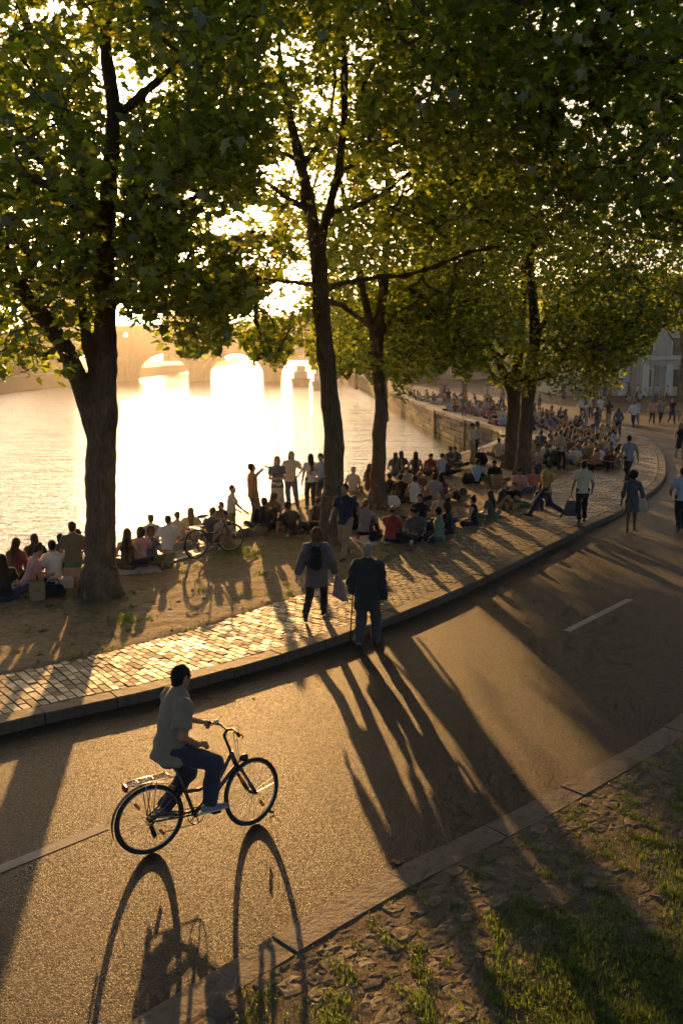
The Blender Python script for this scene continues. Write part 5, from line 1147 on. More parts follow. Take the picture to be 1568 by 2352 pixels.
# (column, row of the seat or feet, pose, style, facing, colours, skin, label)
NEAR = [
 (12, 1378, 'cross', fS, -25, ('black', 'navy', 'dark'), 0, 'woman with long dark hair in black sitting at the far left edge, back turned'),
 (66, 1352, 'crossb', fB, 60, ('pink', 'denim', 'brown'), 0, 'woman in pink with a top knot, bent over beside the paper bag'),
 (38, 1330, 'cross', fL, 20, ('maroon', 'black', 'brown'), 0, 'woman half hidden behind the one with the top knot'),
 (126, 1342, 'oneknee', mS, -20, ('white', 'black', 'black'), 1, 'man in a white tee sitting with his back turned left of the thick trunk'),
 (142, 1318, 'edge', mS, -10, ('dgrey', 'black', 'black'), 1, 'man in dark grey on the river edge behind the white tee'),
 (84, 1316, 'edge', fL, -35, ('black', 'black', 'dark'), 0, 'woman in black at the river edge, drinking behind the pink shirt'),
 (172, 1340, 'chair', mSh, -12, ('olive', 'green', 'dark'), 0, 'boy in olive shirt and green shorts sitting on a box against the trunk'),
 (180, 1302, 'edge', fL, 10, ('navy', 'black', 'dark'), 0, 'long haired woman in navy peeking out left of the thick trunk'),
 (294, 1306, 'cross', S_('f', sleeve='none', hair='long', len=.30), 0, ('black', 'black', 'dark'), 0, 'woman in black with very long hair just right of the thick trunk'),
 (323, 1300, 'knees', S_('f', sleeve='short', hair='bob'), 5, ('pink', 'denim', 'dark'), 0, 'woman in pale pink tee sitting beside the long haired one'),
 (352, 1296, 'side', S_('f', sleeve='short', hair='bob'), 60, ('dgrey', 'olive', 'brown'), 0, 'woman in charcoal leaning over to the right, third from the thick trunk'),
 (349, 1266, 'edge', mS, -20, ('grey', 'black', 'black'), 1, 'man in grey on the river edge behind the leaning woman'),
 (387, 1268, 'cross', mS, 0, ('white', 'grey', 'brown'), 0, 'man in a white tee sitting just left of the parked bicycle'),
 (407, 1254, 'edge', mS, 25, ('cream', 'black', 'brown'), 0, 'man in cream at the river edge in the glare'),
 (440, 1246, 'edge', fS, -10, ('beige', 'denim', 'light'), 0, 'fair woman on the river edge behind the parked bicycle'),
 (487, 1250, 'cross', mS, 20, ('dgrey', 'black', 'dark'), 0, 'man in dark grey sitting right behind the parked bicycle'),
 (521, 1252, 'knees', S_('m', sleeve='short', bottom='shorts'), 200, ('beige', 'khaki', 'dark', 'white'), 1, 'man in beige with white socks right of the parked bicycle'),
 (508, 1226, 'edge', fBo, 20, ('brown', 'black', 'brown'), 0, 'woman in brown at the edge behind the white socks'),
 (531, 1214, 'kneel', mS, 75, ('cream', 'olive', 'dark'), 1, 'boy in cream kneeling at the edge with one arm stretched out'),
 (583, 1214, 'drink', S_('m', sleeve='none'), 60, ('orange', 'olive', 'dark'), 1, 'standing man in orange tank top drinking from a bottle'),
 (636, 1186, 'phone', S_('f', sleeve='short', hair='long', bottom='skirt', skirt=.55), 175, ('denim', 'cream', 'light'), 0, 'standing woman in long cream skirt and denim top facing the group'),
 (672, 1168, 'hip', S_('f', sleeve='short', hair='long'), 185, ('cream', 'denim', 'dark'), 0, 'standing woman in cream blouse and jeans with hands at her waist'),
 (713, 1168, 'stand', S_('f', sleeve='short', hair='long', len=.34), -20, ('white', 'navy', 'black'), 0, 'standing woman in white tee seen from behind with hair to mid back'),
 (738, 1168, 'phone', S_('m', sleeve='long'), 260, ('lblue', 'navy', 'dark'), 0, 'standing man in light blue shirt half behind the tagged trunk'),
 (607, 1220, 'cross', S_('m', sleeve='long', vol=.008), 0, ('black', 'black', 'dark'), 0, 'broad person in black sitting below the standing woman in the long skirt'),
 (626, 1206, 'cross', fS, 40, ('dgrey', 'black', 'brown'), 0, 'woman in dark grey tucked behind the broad person in black'),
 (670, 1228, 'side', S_('m', sleeve='short', vol=.006), -10, ('black', 'black', 'black'), 1, 'man in black tee propped on one arm left of the tagged trunk'),
 (722, 1214, 'crossb', fNb, 150, ('brown', 'black', 'brown'), 0, 'woman in brown top facing us left of the tagged trunk'),
 (836, 1228, 'knees', fP, 30, ('grey', 'black', 'light'), 0, 'girl with ponytail in grey behind the walker in khaki trousers'),
 (812, 1214, 'cross', mS, 10, ('black', 'black', 'dark'), 0, 'sitter in black behind the legs of the walker in khaki'),
 (810, 1132, 'edge', S_('m', sleeve='short', hair='hat'), 30, ('cream', 'khaki', 'straw'), 0, 'man in cream shirt and straw hat between the two slender trunks'),
 (846, 1124, 'edge', fS, 60, ('brown', 'denim', 'brown'), 0, 'woman half hidden left of the crooked stem'),
 (895, 1150, 'cross', mS, -10, ('black', 'black', 'black'), 0, 'man in black sitting behind the white plastic bag'),
 (919, 1154, 'oneknee', mS, 20, ('black', 'navy', 'black'), 1, 'man in black tee right of the white plastic bag'),
 (952, 1158, 'cross', S_('m', sleeve='none'), 0, ('white', 'black', 'dark'), 0, 'person in white vest sitting with back turned'),
 (962, 1138, 'crossb', fS, 170, ('brown', 'denim', 'light'), 0, 'fair woman facing us behind the white vest'),
 (935, 1126, 'crossb', mS, 190, ('beige', 'denim', 'light'), 0, 'man in beige facing us behind the two in black'),
 (997, 1152, 'cross', mC, 10, ('grey', 'khaki', 'dark'), 1, 'broad man in patterned grey tee seen from behind'),
 (1020, 1150, 'side', fN, 20, ('maroon', 'black', 'dark'), 0, 'woman in dark top leaning on the broad man in grey'),
 (907, 1092, 'edge', fS, 10, ('dgrey', 'black', 'dark'), 0, 'dark haired woman at the water, left of a pair'),
 (921, 1090, 'edge', fS, -20, ('navy', 'black', 'brown'), 0, 'dark haired woman at the water, right of a pair'),
 (954, 1092, 'cross', S_('f', sleeve='none', hair='long', len=.32), 0, ('dgrey', 'black', 'black'), 0, 'woman with long straight black hair at the water edge'),
 (984, 1090, 'crossb', mL, 160, ('red', 'navy', 'dark'), 1, 'man in red facing us by the water'),
 (1012, 1092, 'knees', mL, 30, ('lblue', 'navy', 'dark'), 0, 'man in pale blue shirt sitting near the water'),
 (1027, 1092, 'cross', mS, 0, ('black', 'black', 'dark'), 0, 'man in black next to the pale blue shirt'),
 (1034, 1074, 'cross', mS, -10, ('blue', 'navy', 'black'), 0, 'man in blue shirt sitting at the tip of the bank'),
 (1047, 1074, 'crossb', mS, 200, ('dgrey', 'black', 'brown'), 0, 'person in dark grey facing us beside the blue shirt'),
 (899, 1245, 'knees', S_('m', sleeve='short', hair='bald'), 15, ('red', 'navy', 'black'), 4, 'man with cropped hair in a red shirt, in the circle near the paving'),
 (951, 1242, 'crossb', mS, 170, ('dgrey', 'black', 'black'), 1, 'man in dark grey facing us in the circle near the paving'),
 (964, 1206, 'cross', mS, 200, ('black', 'black', 'dark'), 1, 'man in black at the back of the circle near the paving'),
 (1013, 1204, 'cross', fS, 215, ('beige', 'denim', 'light'), 0, 'fair woman at the back of the circle near the paving'),
 (1008, 1247, 'oneknee', mL, -75, ('green', 'navy', 'black'), 1, 'man in a green long sleeve sitting side on at the paving'),
 (1030, 1232, 'cross', S_('f', sleeve='short', hair='bob', vol=.02), -60, ('black', 'black', 'brown'), 1, 'curly haired woman in black behind the green long sleeve'),
 (1087, 1212, 'drinks', S_('f', sleeve='none', hair='bun'), -60, ('black', 'black', 'dark'), 0, 'woman in black strap top holding up a green bottle'),
 (1128, 1196, 'cross', S_('f', sleeve='short', hair='long'), -45, ('dgrey', 'dgrey', 'dark'), 0, 'woman in grey dress beside the one with the green bottle'),
 (1148, 1172, 'knees', mS, 120, ('navy', 'khaki', 'light'), 0, 'fair man in navy with bare knees near the kerb paving'),
 (1178, 1172, 'knees', mL, -160, ('black', 'khaki', 'black'), 0, 'person in black hoodie curled over beside the fair man'),
 (1190, 1132, 'crossb', mS, 180, ('pink', 'denim', 'black'), 1, 'man in pink tee facing us in front of the twin trunks'),
 (1226, 1172, 'out', S_('f', sleeve='long', hair='bob'), -60, ('navy', 'teal', 'red'), 0, 'red haired woman in navy leaning back on her hands'),
 (1222, 1130, 'cross', fS, 190, ('coral', 'denim', 'brown'), 0, 'woman in coral behind the red haired woman'),
 (1092, 1110, 'knees', mS, 40, ('lblue', 'black', 'dark'), 0, 'man in pale blue tee sitting beside a black backpack'),
 (1136, 1110, 'crossb', mS, 195, ('black', 'olive', 'dark'), 1, 'man in black tee facing us with a cardboard box in his lap'),
 (1144, 1052, 'cross', mS, 10, ('cream', 'olive', 'dark'), 0, 'man in cream tee sitting by the quay wall'),
 (1158, 1050, 'cross', mS, 60, ('black', 'black', 'red'), 0, 'person in black tucked against the twin trunk by the quay wall'),
]
for px, py, po, st, fc, cols, sk_, lab in NEAR:
    q = on_bank(px, py); dpt = q.y
    if px == 172: BOXQ = q.copy()
    if po == 'edge':
        q.z = max(q.z, .135) - .01
        if px < 600: q = G(px, py - 4, -.30)
    person(q, po, st, fc, cols, lab, random.Random(px * 7 + py).uniform(.96, 1.03), .023 if dpt < 33 else .026, sk_)
# boxes and people standing on the ground get their own spots
WALK = [
 (793, 1285, 'walk', mS, 205, ('navy', 'khaki', 'black', 'black'), 1, 'man in dark shirt and khaki trousers striding past the tagged trunk', 1.02),
 (1252, 1192, 'stride', S_('m', sleeve='short', sl=.9), -70, ('mustard', 'navy', 'black', 'black'), 1, 'man in mustard shirt striding left across the paving', .99),
 (1334, 1200, 'carry', mS, 5, ('cream', 'black', 'dark', 'dgrey'), 1, 'man in cream tee walking away with a dark bag in his left hand', 1.0),
 (1440, 1111, 'walk2', mS, -15, ('grey', 'black', 'black', 'black'), 4, 'man in grey tee and black trousers walking away on the kerb side', 1.02),
 (1447, 1219, 'carry', S_('f', sleeve='long', sl=.55, hair='afro', bottom='dress', skirt=.24), 15, ('dgrey', 'dgrey', 'black', 'black'), 3, 'woman with round curly hair in a short dark dress by the kerb', .95),
 (1560, 1217, 'walk2', S_('m', sleeve='short'), 10, ('lblue', 'black', 'black', 'black'), 1, 'man in pale blue shirt walking on the road at the right edge', 1.0),
 (1558, 1053, 'walk', S_('f', sleeve='none', hair='long', bottom='dress', skirt=.30), 190, ('black', 'black', 'brown', 'black'), 0, 'woman in a black dress walking towards us at the right edge', .95),
 (1081, 1065, 'phone', S_('m', sleeve='long'), 120, ('cream', 'khaki', 'dark'), 1, 'left of two men standing close together by the quay wall', 1.0),
 (1095, 1058, 'phone', mS, -70, ('beige', 'black', 'black'), 3, 'right of two men standing close together by the quay wall', 1.0),
 (1417, 1003, 'walk', S_('f', sleeve='long', hair='bob'), 10, ('denim', 'black', 'brown'), 0, 'woman in denim jacket walking with a pink bag', .96),
 (1453, 982, 'walk2', mL, -5, ('white', 'navy', 'dark'), 1, 'man in a white shirt walking away down the middle of the road', 1.0),
 (1459, 976, 'walk', mL, 5, ('lblue', 'denim', 'dark'), 1, 'man half hidden behind the white shirt on the road', 1.0),
 (1495, 974, 'walk', fL, 185, ('pink', 'black', 'brown'), 0, 'woman in a pink top walking towards us at far right', .97),
 (1514, 974, 'walk2', mS, 180, ('grey', 'black', 'dark'), 0, 'man in grey walking beside the pink top', 1.0),
 (1540, 974, 'walk', mS, 175, ('black', 'denim', 'dark'), 0, 'man in black tee and jeans walking towards us at far right', 1.03),
 (1335, 962, 'stand', mL, 30, ('white', 'black', 'dark'), 0, 'person in white shirt and black trousers, leftmost of the standing group', 1.0),
 (1349, 962, 'stand', mL, 200, ('cream', 'black', 'brown'), 0, 'person in cream in the middle of the standing group', 1.0),
 (1360, 961, 'phone', mS, -60, ('dgrey', 'denim', 'dark'), 0, 'person in dark grey top and jeans in the standing group', 1.0),
 (1376, 966, 'stand', mS, -20, ('white', 'khaki', 'dark'), 0, 'person in white tee and tan trousers right of the standing group', 1.0),
 (1395, 980, 'walk', S_('f', sleeve='short', hair='bob'), 20, ('black', 'beige', 'dark'), 0, 'person in black top and loose pale trousers below hanging leaves', 1.0),
 (1367, 1004, 'hip', mS, -20, ('dgrey', 'denim', 'dark'), 0, 'man in dark tee standing among the seated crowd', .97),
 (1286, 1080, 'hip', S_('f', sleeve='short', hair='bun'), 150, ('beige', 'black', 'dark'), 0, 'woman in beige standing up inside the seated crowd', .92),
]
def on_road(px, py):
    q = G(px, py, 0); i = int(np.linalg.norm(KERB - np.array([q.x, q.y]), axis=1).argmin()); side = (np.array([q.x, q.y]) - KERB[i]) @ KN[i]
    if side <= 0: return q
    q = G(px, py, .15); return q
for px, py, po, st, fc, cols, sk_, lab, sc in WALK:
    q = on_road(px, py) if py < 1284 and px > 1200 else on_bank(px, py)
    d_, s_ = kerb_dist(np.array([q.x]), np.array([q.y]))
    if q.z > .12: q.z = .152
    person(q, po, st, fc, cols, lab, sc, .018 if q.y < 33 else .028, sk_)

# ---- the packed crowd further along
rc = random.Random(77)
tops = ['white', 'white', 'white', 'lblue', 'lblue', 'black', 'navy', 'navy', 'dgrey', 'grey', 'blue', 'pink', 'cream', 'beige', 'maroon', 'coral', 'denim', 'mustard', 'green']
hairs = ['dark', 'dark', 'brown', 'black', 'light', 'blond', 'brown', 'red']
PN = dict(cross='cross-legged', crossb='stooping', knees='knees-up', oneknee='one-knee-up', side='side-sitting', out='lounging'); HN = dict(dark='dark brown', light='light brown')
CN = dict(lblue='pale blue', dgrey='charcoal', denim='denim blue')
cF = S_('f', sleeve='short', hair='long', noshoe=1); cFn = S_('f', sleeve='none', hair='bob', noshoe=1); cFb = S_('f', sleeve='long', hair='bun', noshoe=1); cM = S_('m', sleeve='short', noshoe=1)
USED = set()
def crowd(n, y0, y1, x_lo, x_hi, spacing, where, group, stand=.0):
    got = []; tries = 0
    while len(got) < n and tries < 12000:
        tries += 1; y = y0 + (y1 - y0) * rc.random() ** 1.25; a, b = x_lo(y), x_hi(y); x = a + (b - a) * rc.random()
        if any((x - u) ** 2 + (y - v) ** 2 < spacing ** 2 for u, v in got): continue
        if any((x - o.x) ** 2 + (y - o.y) ** 2 < .5 for o in KEEP): continue
        got.append((x, y)); tc = rc.choice(tops); hc = rc.choice(hairs); fem = rc.random() < .5
        st = [cF, cFn, cFb][rc.randrange(3)] if fem else cM
        up = rc.random() < stand
        po = rc.choice(['stand', 'phone', 'hip', 'walk']) if up else rc.choice(['cross', 'crossb', 'knees', 'oneknee', 'side', 'out', 'cross'])
        zz = .15 + .02
        bc_ = rc.choice(['black', 'navy', 'denim', 'khaki', 'black', 'grey'])
        while (po if not up else 'stand', up, fem, hc, tc, bc_, where) in USED: hc, bc_ = rc.choice(hairs), rc.choice(['black', 'navy', 'denim', 'khaki', 'grey', 'olive'])
        USED.add((po if not up else 'stand', up, fem, hc, tc, bc_, where)); USED.add((po, up, fem, hc, tc, bc_, where))
        person(Vector((x, y, zz)), po, st, rc.uniform(0, 360), (tc, bc_, hc), '%s %s, %s hair, %s top, %s %s %s' % ('standing' if up else PN[po], 'woman' if fem else 'man', hc, CN.get(tc, tc), bc_, 'trousers', where), rc.uniform(.93, 1.03), .034, rc.choice([0, 0, 1, 2, 4]), group)
KEEP = [G(1286, 1080, .15), G(1367, 1004, .15), Vector((6.6, 36.5, 0)), Vector((6.7, 35, 0))]
kx_ = lambda y: float(np.interp(y, KERB[:, 1], KERB[:, 0])); ex_ = lambda y: float(np.interp(y, EDGE[60:, 1], EDGE[60:, 0]))
crowd(66, 37.0, 52, lambda y: max(ex_(y) + 3.2, 7.9), lambda y: kx_(y) - 2.2, .62, 'in the bend', 'people seated in the bend of the quay')
crowd(108, 55.5, 100, lambda y: ex_(y) + .55, lambda y: kx_(y) - 1.6, .72, 'above the quay wall', 'people packed along the far quay', .04)
crowd(29, 84, 102, lambda y: 22.0, lambda y: 41.0, .8, 'before the pale building', 'people gathered before the pale building', .62)
# ================================================================== cyclist and bicycle, the walking couple
m_steel = m_simple('grey_frame_paint', (.07, .07, .075), .35, .3)
m_chr = m_simple('bright_metal', (.55, .55, .55), .28, 1.0)
m_rub = m_simple('rubber', (.02, .02, .02), .75)
m_blk = m_simple('black_plastic', (.018, .018, .018), .45)
m_red = m_simple('red_lens', (.45, .02, .015), .25)
m_ora = m_simple('orange_lens', (.75, .2, .02), .3)
def bicycle(name, loc, rz, label, wb=1.08, steer=0.0, paint=None, group=None, crank=0.0):
    """forward is +Y, the rear wheel stands on the origin"""
    fr = paint or m_steel; root = empty(name, loc, rz); tag(root, label, 'bicycle', group); WR = .345
    Mw = Matrix.Rotation(R(90), 3, 'Z')                          # wheel plane = YZ
    def wheel(parent, c, M):
        t = MB(); t.torus(c, WR - .020, .020, M, 56, 8); ty = t.build('tyre', m_rub, parent, True)
        r_ = MB(); r_.torus(c, WR - .045, .0085, M, 56, 6); rim = r_.build('rim', m_chr, parent, True)
        s = MB(); c = Vector(c)
        for k in range(28):
            a = 2 * math.pi * k / 28; b = a + (.5 if k % 2 else -.5); sd = .028 if (k // 2) % 2 else -.028
            p0 = M @ Vector((math.cos(b) * .022, sd, math.sin(b) * .022)); p1 = M @ Vector((math.cos(a) * (WR - .05), 0, math.sin(a) * (WR - .05)))
            s.tube([c + p0, c + p1], .0013, 3, False)
        tag(s.build('spokes', m_chr, parent), kind='stuff')
        h = MB(); ax = M @ Vector((0, 1, 0)); h.tube([c - ax * .045, c - ax * .03, c + ax * .03, c + ax * .045], [.012, .022, .022, .012], 10); h.build('hub', m_steel, parent)
        for k in (0, 1):
            q = MB(); a = 2.2 + k * math.pi; q.box(c + M @ Vector((math.cos(a) * .2, 0, math.sin(a) * .2)), (.075, .012, .03), M @ Matrix.Rotation(-a, 3, 'Y')); q.build('reflector', m_ora, parent)
    ra = Vector((0, 0, WR)); bb = Vector((0, .45, .285)); fa = Vector((0, wb, WR)); st = Vector((0, .275, .80))
    hb = Vector((0, wb - .165, .66)); ht = Vector((0, wb - .225, .82))
    rw = empty('rear_wheel', ra); rw.parent = root; wheel(rw, (0, 0, 0), Mw)
    f = MB(); f.tube([bb, st], .017, 10)
    f.tube([ht + Vector((0, -.005, -.03)), Vector((0, .74, .60)), Vector((0, .62, .53)), Vector((0, .50, .515)), Vector((0, .385, .53))], .019, 10)       # low curved top tube
    f.tube([hb + Vector((0, 0, .02)), Vector((0, .70, .46)), bb], .021, 10); f.tube([hb + (hb - ht) * .1, ht], .024, 10)
    f.tube([bb - Vector((.045, 0, 0)), bb + Vector((.045, 0, 0))], .024, 10); f.build('frame', fr, root, True)
    for sx in (-1, 1):
        o = Vector((sx * .06, 0, 0)); t = MB(); t.tube([ra + o, bb + Vector((sx * .03, -.03, .005))], .010, 8); t.build('chain_stay', fr, root, True)
        t = MB(); t.tube([ra + o, Vector((sx * .03, .33, .60))], .008, 8); t.build('seat_stay', fr, root, True)
    sp = MB(); sp.tube([st - Vector((0, -.02, .05)), Vector((0, .225, .94))], .0135, 8); sp.build('seat_post', m_chr, root, True)
    sd = Sdf(.03); sd.cone((0, .17, .965), (0, .26, .965), .10, .07, ((0, 0, 1), 2.2)).cone((0, .26, .965), (0, .42, .96), .055, .022, ((0, 0, 1), 1.6)); obj('saddle', sd.mesh('saddle', .014), m_blk, root)
    # steering: fork, front wheel, bar turn together about the head tube
    axd = (ht - hb).normalized(); Ms = Matrix.Rotation(steer, 3, axd); piv = hb
    tr = lambda p: piv + Ms @ (Vector(p) - piv)
    fw = empty('front_wheel', tr(fa)); fw.parent = root; wheel(fw, (0, 0, 0), Ms @ Mw)
    fk = MB(); cr = hb + (hb - ht) * .18
    fk.tube([tr(cr + Vector((-.07, 0, 0))), tr(cr + Vector((.07, 0, 0)))], .02, 8)
    for sx in (-1, 1):
        o = Vector((sx * .068, 0, 0)); mid = cr * .45 + fa * .55
        fk.tube([tr(cr + o), tr(mid + o), tr(mid + o + (fa - cr) * .01), tr(fa + o)], [.015, .015, .021, .019], 10)
    fk.build('fork', fr, root, True)
    stm = MB(); top = ht + axd * .20; stm.tube([tr(ht), tr(top)], .014, 8); bc = top + Vector((0, .04, .05)); stm.tube([tr(top), tr(bc)], .016, 8); stm.build('stem', m_blk, root, True)
    hbz = MB(); pts = [(-.30, -.085, .035), (-.20, -.04, .04), (-.10, .0, .03), (0, .0, .0), (.10, .0, .03), (.20, -.04, .04), (.30, -.085, .035)]
    hbz.tube([tr(bc + Vector(p)) for p in pts], .0115, 8); hbz.build('handlebar', m_blk, root, True)
    grips = []
    for sx in (-1, 1):
        g = MB(); a = tr(bc + Vector((sx * .205, -.042, .039))); b = tr(bc + Vector((sx * .31, -.09, .035))); g.tube([a, b], .0175, 8); g.build('grip', m_rub, root, True); grips.append((a + b) / 2)
        l = MB(); l.tube([tr(bc + Vector((sx * .17, -.05, .03))), tr(bc + Vector((sx * .24, .005, -.005))), tr(bc + Vector((sx * .29, -.03, -.012)))], .006, 6); l.build('brake_lever', m_blk, root, True)
    be = MB(); be.lathe([(.001, .035), (.018, .03), (.028, .012), (.029, .0)][::-1], 12, None, tr(bc + Vector((-.13, -.03, .05)))); be.build('bell', m_chr, root, True)
    la = MB(); lc = tr(hb + Vector((0, .10, .06))); la.lathe([(.02, -.05), (.035, -.02), (.038, .02), (.034, .025)], 12, Ms @ Matrix.Rotation(R(-90), 3, 'X'), lc); la.tube([lc, tr(hb + Vector((0, .02, .03)))], .006, 6); la.build('front_lamp', m_blk, root, True)
    cab = MB(); cab.tube([tr(bc + Vector((.1, 0, .02))), tr(bc + Vector((.08, .10, .02))), tr(bc + Vector((.02, .10, -.12))), tr(hb + Vector((0, .04, .02)))], .003, 5); cab.tube([tr(bc + Vector((-.1, 0, .02))), tr(bc + Vector((-.05, .11, .0))), tr(bc + Vector((-.01, .09, -.14))), tr(hb + Vector((0, .03, 0)))], .003, 5); tag(cab.build('cables', m_blk, root, True), kind='stuff')
    # crank, chain, rear gear
    cr_ = MB(); Mx = Matrix.Rotation(R(90), 3, 'Y')
    cr_.torus(bb + Vector((.05, 0, 0)), .085, .005, Mw, 32, 5); 
    for k in range(5):
        a = k * 1.2566; cr_.tube([bb + Vector((.05, 0, 0)), bb + Vector((.05, math.cos(a) * .083, math.sin(a) * .083))], .006, 5)
    cr_.build('chainring', m_steel, root, True)
    ped = []
    for sx, a in ((1, crank), (-1, crank + math.pi)):
        e = bb + Vector((sx * .075, math.cos(a) * .17, math.sin(a) * .17)); q = MB(); q.tube([bb + Vector((sx * .062, 0, 0)), e], [.013, .010], 8); ca = q.build('crank_arm', m_chr, root, True)
        pc = e + Vector((sx * .055, 0, 0)); p = MB(); p.box(pc, (.085, .09, .02), None, .006); p.build('pedal', m_blk, root); ped.append(pc)
    ch = MB(); ch.tube([bb + Vector((.05, .0, .086)), ra + Vector((.05, 0, .035))], .0045, 5); ch.tube([bb + Vector((.05, 0, -.086)), ra + Vector((.05, .02, -.14))], .0045, 5); ch.build('chain', m_steel, root)
    ca2 = MB(); 
    for k in range(4): ca2.torus(ra + Vector((.05 - k * .006, 0, 0)), .022 + k * .009, .003, Mw, 20, 4)
    tag(ca2.build('cassette', m_steel, root, True), kind='stuff')
    de = MB(); de.box(ra + Vector((.055, .01, -.10)), (.015, .04, .13), Matrix.Rotation(.3, 3, 'X'), .004); de.lathe([(.024, -.006), (.024, .006)], 12, Mx, ra + Vector((.05, .02, -.13))); de.build('derailleur', m_blk, root)
    # mudguard, rack, tail lamp
    mg = MB(); n = 16; vs = []; 
    for k in range(n + 1):
        a = R(20) + R(175) * k / n
        for sx in (-.028, 0, .028): vs.append(ra + Vector((sx, math.cos(a) * (WR + .022 + (.006 if sx == 0 else 0)), math.sin(a) * (WR + .022 + (.006 if sx == 0 else 0)))))
    mg.add(vs, [(k * 3 + j, k * 3 + j + 1, k * 3 + j + 4, k * 3 + j + 3) for k in range(n) for j in (0, 1)]); mg.build('mudguard', m_steel, root, True)
    rk = MB(); z = .745
    rk.tube([(-.06, .20, z), (-.065, -.12, z), (-.04, -.20, z), (.04, -.20, z), (.065, -.12, z), (.06, .20, z), (.02, .27, z - .03)], .006, 6)
    for x in (-.03, 0, .03): rk.tube([(x, .20, z), (x, -.19, z)], .0045, 5)
    for y in (-.1, .05, .2): rk.tube([(-.063, y, z), (.063, y, z)], .0045, 5)
    for sx in (-1, 1): rk.tube([ra + Vector((sx * .068, 0, 0)), (sx * .063, -.05, z)], .005, 5); rk.tube([ra + Vector((sx * .068, 0, 0)), (sx * .063, .06, z)], .005, 5)
    rk.build('rack', m_chr, root, True)
    tl = MB(); tl.box((0, -.225, z - .025), (.09, .03, .05), Matrix.Rotation(-.2, 3, 'X'), .008); tl.build('tail_lamp', m_red, root)
    return root, grips, ped, bc
rc_, fc_ = G(352, 1958, 0), G(576, 1893, 0); fwd = (fc_ - rc_); wbase = 1.08; yaw = math.degrees(math.atan2(fwd.x, fwd.y))
mid = (rc_ + fc_) / 2; rc_ = mid - fwd.normalized() * wbase / 2
bike, grips, ped, bc = bicycle('bicycle', rc_, R(-yaw), 'grey step-through bicycle with rear rack ridden along the road', wbase, R(13), None, None, R(12))
cyc = dict(pel=(0, .225, 1.035), lean=(0, .20), F=((ped[1].x, ped[1].y - .10, ped[1].z + .09), (ped[0].x, ped[0].y - .06, ped[0].z + .085)), KP=((-.12, 1, .25), (.22, 1, .25)),
           H=((grips[0].x + .02, grips[0].y - .075, grips[0].z + .035), (.145, .455, 1.045)), EP=((-.45, -.35, -1), (.55, -1, -.35)), T=((0, 1, -.18), (.08, 1, .02)), hd=(16, -8), curl=.85,
           extra={('hdir', 0): V3(-.25, 1, -.35), ('palm', 0): V3(.1, -.2, -1), ('hdir', 1): V3(-.30, 1, -.12), ('palm', 1): V3(-.3, -.1, -1)})
b, J = person(rc_, cyc, S_('m', sleeve='short', hair='short', hem=.14, fit=.028, sl=.72, leg=.028, box=.016, hemr=.0), yaw, ((.24, .20, .15), (.042, .044, .068), 'black', (.25, .25, .28)), 'man in khaki shirt and jeans riding the bicycle one handed', 1.0, .009, 1, None, True, 'cyclist')
# shoe soles and shirt collar
for i in (0, 1):
    t, a = J['toe', i], J['an', i]; s = Sdf(.012); s.cone(a - t * .05 - V3(0, 0, .068), a + t * .155 - V3(0, 0, .066), .038, .034, ((0, 0, 1), 2.6)); obj('sole', s.mesh('sole', .009), m_cloth((.6, .58, .55)), b)
c = Sdf(.01); nk = J['neck']; dd_ = J['d']
for k in range(14):
    a = -2.5 + 5.0 * k / 13; p = nk - dd_ * .012 + J['r2'] * math.sin(a) * .068 - J['f2'] * math.cos(a) * .062; c.cone(p - dd_ * .012, p + dd_ * .022, .013, .010)
obj('collar', c.mesh('collar', .009), m_cloth((.24, .20, .15)), b)

# ---- man with a cane
q = G(842, 1486, 0); man = dict(pel=(.0, 0, .91), lean=(.0, .11), sw=.185, F=((-.115, -.10, .075), (.13, .10, .075)), KP=((0, 1, 0), (.1, 1, 0)), H=((-.27, .16, .88), (.265, .06, .80)), EP=((-.25, -1, -.2), (.25, -1, -.2)), T=((-.25, 1, 0), (.35, 1, 0)), hd=(-20, -14), curl=.9)
mb, J = person(q, man, S_('m', sleeve='long', hair='short', hem=.27, fit=.034, box=.035, sl=1.0, leg=.034, top_name='jacket'), 12, ((.030, .034, .032), (.074, .066, .070), 'grey', 'black'), 'grey haired man in a dark jacket walking with a cane', 1.0, .0105, 2, None, True, 'caneman')
gl = MB(); hh_, f_, u_, r_ = J['head'], J['Hf'], J['Hu'], J['Hr']
for s in (-1, 1):
    gl.tube([hh_ + r_ * s * .078 - f_ * .01 + u_ * .02, hh_ + r_ * s * .070 + f_ * .09 + u_ * .015], .003, 5)
    gl.torus(Vector(hh_ + r_ * s * .033 + f_ * .098 + u_ * .008), .024, .0028, Matrix((r_, f_, u_)).transposed(), 16, 5)
gl.build('glasses', m_chr, mb)
vent = MB()
co = Sdf(.012); nk, dd_ = J['neck'], J['d']
for k in range(16):
    a = -2.4 + 4.8 * k / 15; p = nk - dd_ * .02 + J['r2'] * math.sin(a) * .078 - J['f2'] * math.cos(a) * .07; co.cone(p - dd_ * .02, p + dd_ * .024, .016, .011)
obj('collar', co.mesh('collar', .01), m_cloth((.030, .034, .032)), mb)
Wm = mb.matrix_basis if False else (Matrix.Translation(q) @ Matrix.Rotation(R(-12), 4, 'Z'))
hand = Wm @ Vector(J['wr', 0] + unit(J['wr', 0] - J['el', 0]) * .08); tip = G(803, 1478, .01)
cane = empty('walking_cane', tip); tag(cane, 'black walking cane with curved handle in the old man\'s left hand', 'cane')
m = MB(); h_ = hand - tip; m.tube([Vector((0, 0, .03)), h_ - Vector((0, 0, .02)), h_ + Vector((0, 0, .02))], .011, 8); m.build('shaft', m_blk, cane, True)
